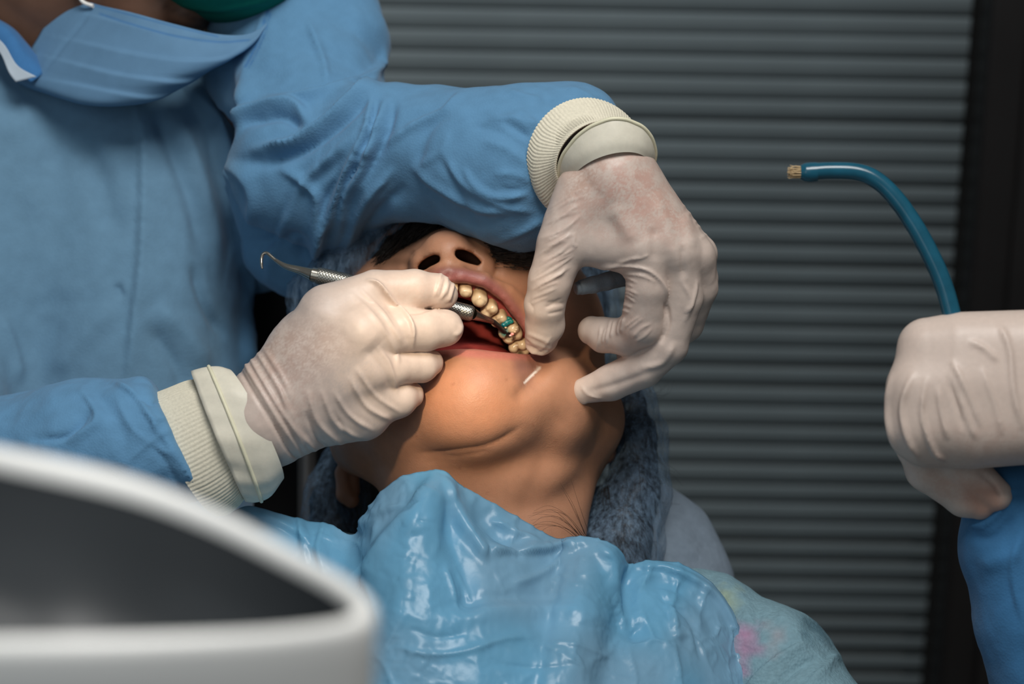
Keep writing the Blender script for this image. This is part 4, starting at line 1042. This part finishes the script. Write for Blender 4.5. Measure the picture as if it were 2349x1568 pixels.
G = [
  # front panel edges and long vertical folds
  ('s', [(415, 190), (470, 280), (505, 400), (538, 560), (560, 680), (556, 800), (560, 900)], 5, 34, 80), ('s', [(570, 190), (578, 300), (558, 400), (535, 530)], 5, 26, 60),
  ('s', [(305, 235), (318, 330), (318, 480), (312, 620), (300, 720), (285, 870)], 3.5, 12, 60),
  ('g', [(350, 240), (390, 340), (440, 460), (470, 600)], 20, -10), ('g', [(400, 260), (440, 360), (480, 500), (500, 640)], 22, 10), ('g', [(440, 600), (470, 700), (520, 780)], 12, -9),
  ('g', [(10, 240), (60, 330), (90, 480), (100, 700)], 50, 12), ('g', [(170, 300), (230, 420), (260, 560)], 34, -10), ('g', [(350, 700), (420, 760), (480, 850)], 26, 9), ('g', [(330, 740), (400, 830), (430, 900)], 18, -8),
  ('g', [(0, 720), (30, 800), (50, 880)], 14, 7), ('g', [(268, 650), (275, 670), (284, 680)], 6, -8), ('g', [(100, 880), (200, 760), (270, 690)], 26, 6),
  ('g', [(480, 90), (560, 180), (590, 260)], 26, 10), ('g', [(530, 130), (545, 240), (530, 340)], 16, -9),
  # seam at the shoulder
  ('g', [(612, 10), (590, 80), (560, 150)], 4, 5), ('v', [(618, 18), (598, 86), (568, 152)], 2.5, -4),
  # shoulder and elbow folds
  ('f', [(700, 40), (735, 130), (750, 200)], 9, 10), ('f', [(885, 110), (850, 170), (740, 215), (600, 240)], 12, 16), ('f', [(870, 170), (800, 240), (700, 320), (600, 350)], 16, 26),
  ('g', [(860, 200), (790, 270), (690, 350), (570, 385)], 12, -20), ('f', [(720, 290), (680, 245), (600, 260), (560, 290)], 14, 18), ('g', [(700, 300), (650, 275), (590, 300)], 10, -14),
  ('f', [(850, 200), (840, 290), (790, 400), (750, 500), (720, 560)], 11, 18), ('f', [(885, 215), (860, 300), (830, 380), (790, 450), (770, 560)], 11, 18), ('g', [(865, 215), (848, 300), (815, 380), (770, 480)], 8, -16),
  ('g', [(905, 225), (880, 320), (830, 430)], 10, -12), ('f', [(640, 380), (720, 440), (720, 520), (710, 640)], 12, 12), ('g', [(600, 560), (680, 540), (700, 600)], 16, -12),
  ('f', [(560, 380), (600, 420), (610, 520)], 16, 10), ('f', [(1060, 205), (1020, 250), (940, 290), (880, 330)], 10, 10), ('g', [(1040, 240), (980, 300), (950, 390)], 12, -6),
  # forearm creases
  ('f', [(940, 380), (1000, 430), (1090, 480), (1180, 490)], 12, 8), ('v', [(1010, 340), (1060, 420), (1150, 470), (1240, 490)], 6, 8), ('f', [(1240, 430), (1160, 450), (1100, 430), (1060, 380)], 9, 8),
  ('v', [(950, 385), (1010, 350), (1030, 300)], 5, 6), ('g', [(870, 470), (960, 500), (1080, 530), (1160, 545)], 20, 9), ('v', [(1000, 350), (1100, 520)], 7, -5),
  ('v', [(1240, 220), (1260, 235), (1290, 230)], 4, -5), ('v', [(1160, 260), (1200, 280), (1240, 285)], 5, 8), ('v', [(1150, 275), (1190, 300), (1220, 320)], 4, -8), ('v', [(1180, 250), (1210, 270), (1225, 300)], 4, 7),
  ('v', [(1120, 272), (1180, 276), (1225, 310)], 4, 6), ('v', [(1100, 320), (1160, 340), (1220, 380)], 5, 6), ('v', [(1130, 400), (1180, 400), (1222, 420)], 5, 6), ('v', [(1140, 430), (1190, 440), (1235, 440)], 4, -6),
  ('v', [(1080, 290), (1140, 300), (1210, 345)], 4, -5), ('v', [(1250, 500), (1200, 530), (1120, 560)], 7, 7), ('v', [(1150, 200), (1200, 220), (1260, 230)], 5, 5), ('v', [(1300, 200), (1340, 215), (1390, 250)], 6, 5),
  ('f', [(870, 310), (780, 420), (730, 540), (715, 660)], 12, 16), ('g', [(850, 350), (760, 450), (745, 600)], 10, -13), ('f', [(905, 380), (830, 470), (780, 590)], 12, 13), ('g', [(930, 420), (860, 500), (830, 560)], 10, -10),
  ('f', [(830, 290), (700, 420), (640, 560), (630, 640)], 16, 14), ('g', [(790, 350), (680, 460), (650, 560)], 14, -10), ('g', [(600, 450), (590, 540), (600, 640)], 14, 8),
]
gw.strokes([g_ for g_ in G if max(q[0] for q in g_[1]) < 560], 2.0)
gw.strokes([g_ for g_ in G if max(q[0] for q in g_[1]) >= 560], 1.6)
gw.smooth(3, .55)
gw.paint_line([(618, 8), (596, 84), (564, 152)], 2.6, lin(58, 118, 180), .8); gw.paint_line([(626, 8), (604, 86), (572, 156)], 1.6, lin(58, 118, 180), .6)
gw.paint_line([(318, 250), (322, 330), (322, 480), (316, 620), (303, 720), (288, 870)], 1.8, lin(70, 116, 152), .6)
gw._mix(np.clip((560-gw.px()[:, 0])/60, 0, 1)*.75, lin(112, 148, 172))
link('gown', gw, M_gown, dentist)
# right sleeve: gathered into the knit cuff
rs_nodes = Ns((-150, 1120, -300, 210), (60, 1090, -120, 185), (200, 1040, -30, 170), (330, 1020, 20, 148), (420, 1020, 38, 132))
def f_rs(p):
    d = chain(p, rs_nodes, 30)
    a = P(352, 905, 0); b = P(500, 1180, 0); n_ = nz(np.array([-(b[1]-a[1]), b[0]-a[0], 0])); n_ = n_ if n_[0] > 0 else -n_
    return smax(d, (p-a.astype(np.float32))@n_.astype(np.float32)-14, 16)
rsl = mesh_sdf(f_rs, (-1450, -650, -480), (-560, 60, 240), 6)
rsl.color(GB*1.05)
rsl.disp(4*fbm(rsl.v*.012, 3)+7*cells(rsl.v*.012+3)-4)
rsl.strokes([('f', [(180, 885), (220, 960), (150, 1010)], 16, 10), ('f', [(240, 870), (300, 900), (345, 960), (360, 1000)], 10, 10), ('v', [(300, 905), (340, 925), (370, 920)], 5, -8), ('v', [(320, 935), (350, 960), (385, 960)], 4, 7),
             ('f', [(70, 1010), (160, 1000), (210, 940)], 12, -10), ('v', [(260, 900), (310, 990), (420, 1060)], 6, 6), ('v', [(280, 1070), (350, 1010), (400, 980)], 6, 5), ('v', [(330, 1000), (380, 1060), (430, 1150)], 6, -6),
             ('v', [(350, 960), (400, 1040), (470, 1150)], 5, 6), ('g', [(190, 890), (260, 950), (300, 1060)], 20, -8)])
link('sleeve', rsl, M_gown, dentist)
# ------------------------------------------------------------------ instruments
scaler = thing('dental_scaler', 'double-ended steel scaler with knurled grips held in the gloved fingers', 'instrument', to_world(P(900, 670, -60)))
def tp(pts): return np.array([P(*q) for q in catmull(pts, 6)])
def rr_(vals, n): return np.interp(np.linspace(0, 1, n), np.linspace(0, 1, len(vals)), vals)
hn = tp([(716, 629, -70), (800, 648, -62), (900, 672, -55), (1000, 698, -52), (1055, 712, -54)])
link('handle', tube(hn, rr_([17, 18, 18, 18, 17], len(hn)), 24), M_steel, scaler)
def knurl(a, b, r, label=None):
    a = P(*a); b = P(*b); t = nz(b-a); u = nz(np.cross(t, [0, 0, 1])); w = np.cross(t, u); Ln = np.linalg.norm(b-a)
    nr_, na = 90, 72; rings = []
    for i in range(nr_+1):
        s = i/nr_; th = np.linspace(0, 2*np.pi, na, endpoint=False)
        g = np.maximum(np.abs(np.sin(th*9+s*Ln*.42)), np.abs(np.sin(th*9-s*Ln*.42)))
        rad = r*(1+.07*(g-.8))*(1-.25*(abs(2*s-1)**10))
        rings.append(a+t*Ln*s+rad[:, None]*(np.cos(th)[:, None]*u+np.sin(th)[:, None]*w))
    return link('knurled_grip', loft(rings, True, True), M_knurl, scaler)
knurl((1012, 701, -50), (1086, 720, -54), 18.5)
knurl((722, 630, -72), (812, 651, -62), 20)
sh = tp([(1084, 720, -56), (1105, 728, -80), (1128, 736, -120), (1142, 746, -150), (1156, 760, -178), (1168, 768, -194)])
link('shank', tube(sh[:13], rr_([14, 9, 6.5], 13), 16), M_steel, scaler)
link('working_tip', tube(sh[12:], rr_([6.5, 6, 6, 4.5], len(sh)-12), 14), M_dark_tip, scaler, label='dark steel working end in the molar')
s2 = tp([(716, 629, -70), (690, 620, -76), (655, 610, -86), (632, 596, -96), (614, 581, -104), (604, 582, -106), (600, 592, -104), (600, 606, -100), (602, 616, -98)])
link('shank', tube(s2[:19], rr_([15, 10, 7, 4.5], 19), 14), M_steel, scaler)
link('hook_tip', tube(s2[18:], rr_([4.5, 4, 3.6, 3.6, 2.4], len(s2)-18), 12), M_steel, scaler)
mirror = thing('mirror_handle', 'grey rounded instrument handle tucked behind the bent index finger', 'instrument', to_world(P(1370, 650, -60)))
mhn = Ns((1332, 659, -20, 17.5), (1360, 653, -30, 19), (1392, 645, -45, 20), (1440, 630, -75, 25), (1520, 600, -120, 28))
link('handle', mesh_sdf(lambda p: smax(chain(p, mhn, 6), (P(1328, 660, -18)-p)@nz([1, .22, -.4]), 5), (100, 50, -180), (400, 260, 40), 2.5), M_grey, mirror)
ec = P(1326, 661, -17)
link('end_cap', mesh_sdf(lambda p: smax(np.linalg.norm(p-ec, axis=1)-15.0, (ec-4-p)@nz([1, .22, -.4])-4, 3), ec-[24]*3, ec+[24]*3, 2.0), M_grey, mirror)
# ------------------------------------------------------------------ the assistant at the right
assistant = thing('person', 'assistant at the right edge, only a gloved fist and a blue sleeve in view', 'person', to_world(P(2500, 2300, 200)))
AW = 330
fing = [Ns((2420, 800, AW, 92), (2200, 795, AW, 80), (2128, 798, AW-10, 70)), Ns((2420, 880, AW, 95), (2200, 880, AW+15, 84), (2108, 890, AW+5, 76)),
        Ns((2420, 950, AW, 95), (2200, 965, AW+10, 84), (2105, 970, AW, 74)), Ns((2420, 960, AW-20, 95), (2230, 1000, AW-10, 74), (2125, 1010, AW-25, 60))]
curl_ = [Ns((2100, 980, AW-60, 60), (2130, 1075, AW-110, 52), (2215, 1135, AW-120, 50), (2250, 1150, AW-115, 42)), Ns((2150, 1010, AW-70, 60), (2220, 1080, AW-90, 48), (2285, 1135, AW-90, 38)),
         Ns((2110, 880, AW-80, 70), (2160, 940, AW-130, 60), (2260, 960, AW-130, 60))]
def f_fist(p, o=0.0):
    d = None
    for c in fing:
        e = chain(p, [(a, b+o) for a, b in c]); d = e if d is None else smin(d, e, 40)
    d = smin(d, chain(p, [(a, b+o) for a, b in Ns((2420, 870, AW-60, 130), (2560, 900, AW-60, 150))]), 50)
    e2 = None
    for c in curl_:
        e = chain(p, [(a, b+o) for a, b in c], 10); e2 = e if e2 is None else smin(e2, e, 8)
    return smin(d, e2, 14)
fs = mesh_sdf(f_fist, (740, -460, 60), (1300, 160, 500), 5)
fs.strokes([('g', [(2095, 850), (2070, 930), (2080, 1000), (2110, 1060)], 7, 7), ('g', [(2125, 860), (2115, 950), (2140, 1030), (2170, 1060)], 6, 6), ('g', [(2150, 880), (2160, 950), (2175, 1010)], 6, 5), ('g', [(2180, 820), (2220, 900), (2250, 980)], 6, 5),
            ('g', [(2200, 900), (2220, 960), (2240, 1010)], 5, 4), ('g', [(2250, 840), (2280, 920), (2300, 1000)], 6, 4), ('g', [(2290, 740), (2315, 800), (2325, 900), (2349, 990)], 7, 7), ('g', [(2220, 780), (2260, 800), (2290, 830)], 6, 4),
            ('g', [(2045, 850), (2035, 940), (2050, 1020), (2080, 1070)], 6, 6), ('g', [(2170, 860), (2195, 930), (2210, 990)], 5, -4), ('g', [(2240, 1080), (2280, 1110), (2300, 1150)], 5, -4)], 1.3)
fs.color(GL)
fs.paint_poly([(2200, 1110), (2290, 1110), (2310, 1180), (2240, 1190)], 30, lin(196, 140, 116), .6)
skinshow(fs, [([(2140, 990), (2349, 960), (2349, 1060), (2150, 1060)], .3, (180, 140, 124)), ([(2060, 1060), (2250, 1080), (2260, 1180), (2150, 1160)], .35, (190, 140, 120))])
link('glove', fs, M_glove, assistant)
ab = mesh_sdf(lambda p: smin(f_fist(p, -9), chain(p, Ns((2480, 890, AW-60, 110), (2400, 1090, AW-165, 80), (2340, 1260, AW-190, 95), (2395, 1430, AW-190, 120), (2480, 1650, AW-190, 150), (2590, 1980, AW-200, 190))), 30), (740, -1300, -100), (1700, 200, 500), 12).color(SK)
link('body', ab, M_skin2, assistant)
def f_as(p):
    d = chain(p, Ns((2318, 1150, AW-180, 110), (2330, 1250, AW-190, 128), (2390, 1420, AW-190, 150), (2480, 1650, AW-190, 190), (2600, 2000, AW-200, 240)), 20)
    d = smin(d, chain(p, Ns((2300, 1110, AW-170, 40), (2420, 1085, AW-168, 92), (2360, 1240, AW-190, 110))), 30)
    return d
asl = mesh_sdf(f_as, (880, -1200, -150), (1700, -180, 420), 7).color(lin(62, 118, 164))
asl.disp(3*fbm(asl.v*.012, 3))
asl.strokes([('f', [(2230, 1075), (2270, 1130), (2349, 1130)], 12, 12), ('g', [(2215, 1230), (2280, 1230), (2330, 1180)], 12, -10), ('f', [(2210, 1210), (2270, 1200), (2320, 1140)], 10, 9), ('g', [(2240, 1300), (2300, 1280), (2349, 1260)], 20, 6), ('f', [(2349, 1210), (2320, 1300), (2349, 1440)], 16, 8)])
link('sleeve', asl, M_gown, assistant)
# ------------------------------------------------------------------ the saliva ejector
tubeT = thing('saliva_ejector', 'bent teal plastic suction tube with a bristly tip held in the gloved fist', 'tube', to_world(P(2180, 720, AW)))
tw = [(1858, 394, AW-20), (1905, 391, AW-20), (1965, 394, AW-20), (2010, 412, AW-18), (2055, 455, AW-14), (2100, 520, AW-10), (2140, 595, AW-6), (2165, 655, AW-4), (2182, 715, AW-2), (2192, 760, AW)]
tt = tp(tw); link('tube', tube(tt, rr_([18.5, 18.5, 19, 20, 20, 20], len(tt)), 28), M_tube, tubeT)
tc = tp([(1836, 395, AW-20), (1846, 395, AW-20), (1858, 395, AW-20), (1874, 394, AW-20)])
link('end_cap', tube(tc, rr_([15, 20, 21.5, 21], len(tc)), 28), M_tube, tubeT)
br = []
for i in range(60):
    a = rs.rand()*6.28; r = 13*math.sqrt(rs.rand())
    c0 = P(1838, 395, AW-20)+np.array([0, math.cos(a)*r, math.sin(a)*r]); br.append(np.array([c0, c0+np.array([-13-5*rs.rand(), rs.randn()*1.2, rs.randn()]), c0+np.array([-22-8*rs.rand(), rs.randn()*2, rs.randn()*2])]))
link('tip_bristles', hairs(br, 2.2), M_straw, tubeT, kind='stuff')
print('done', _t.time()-_t0)
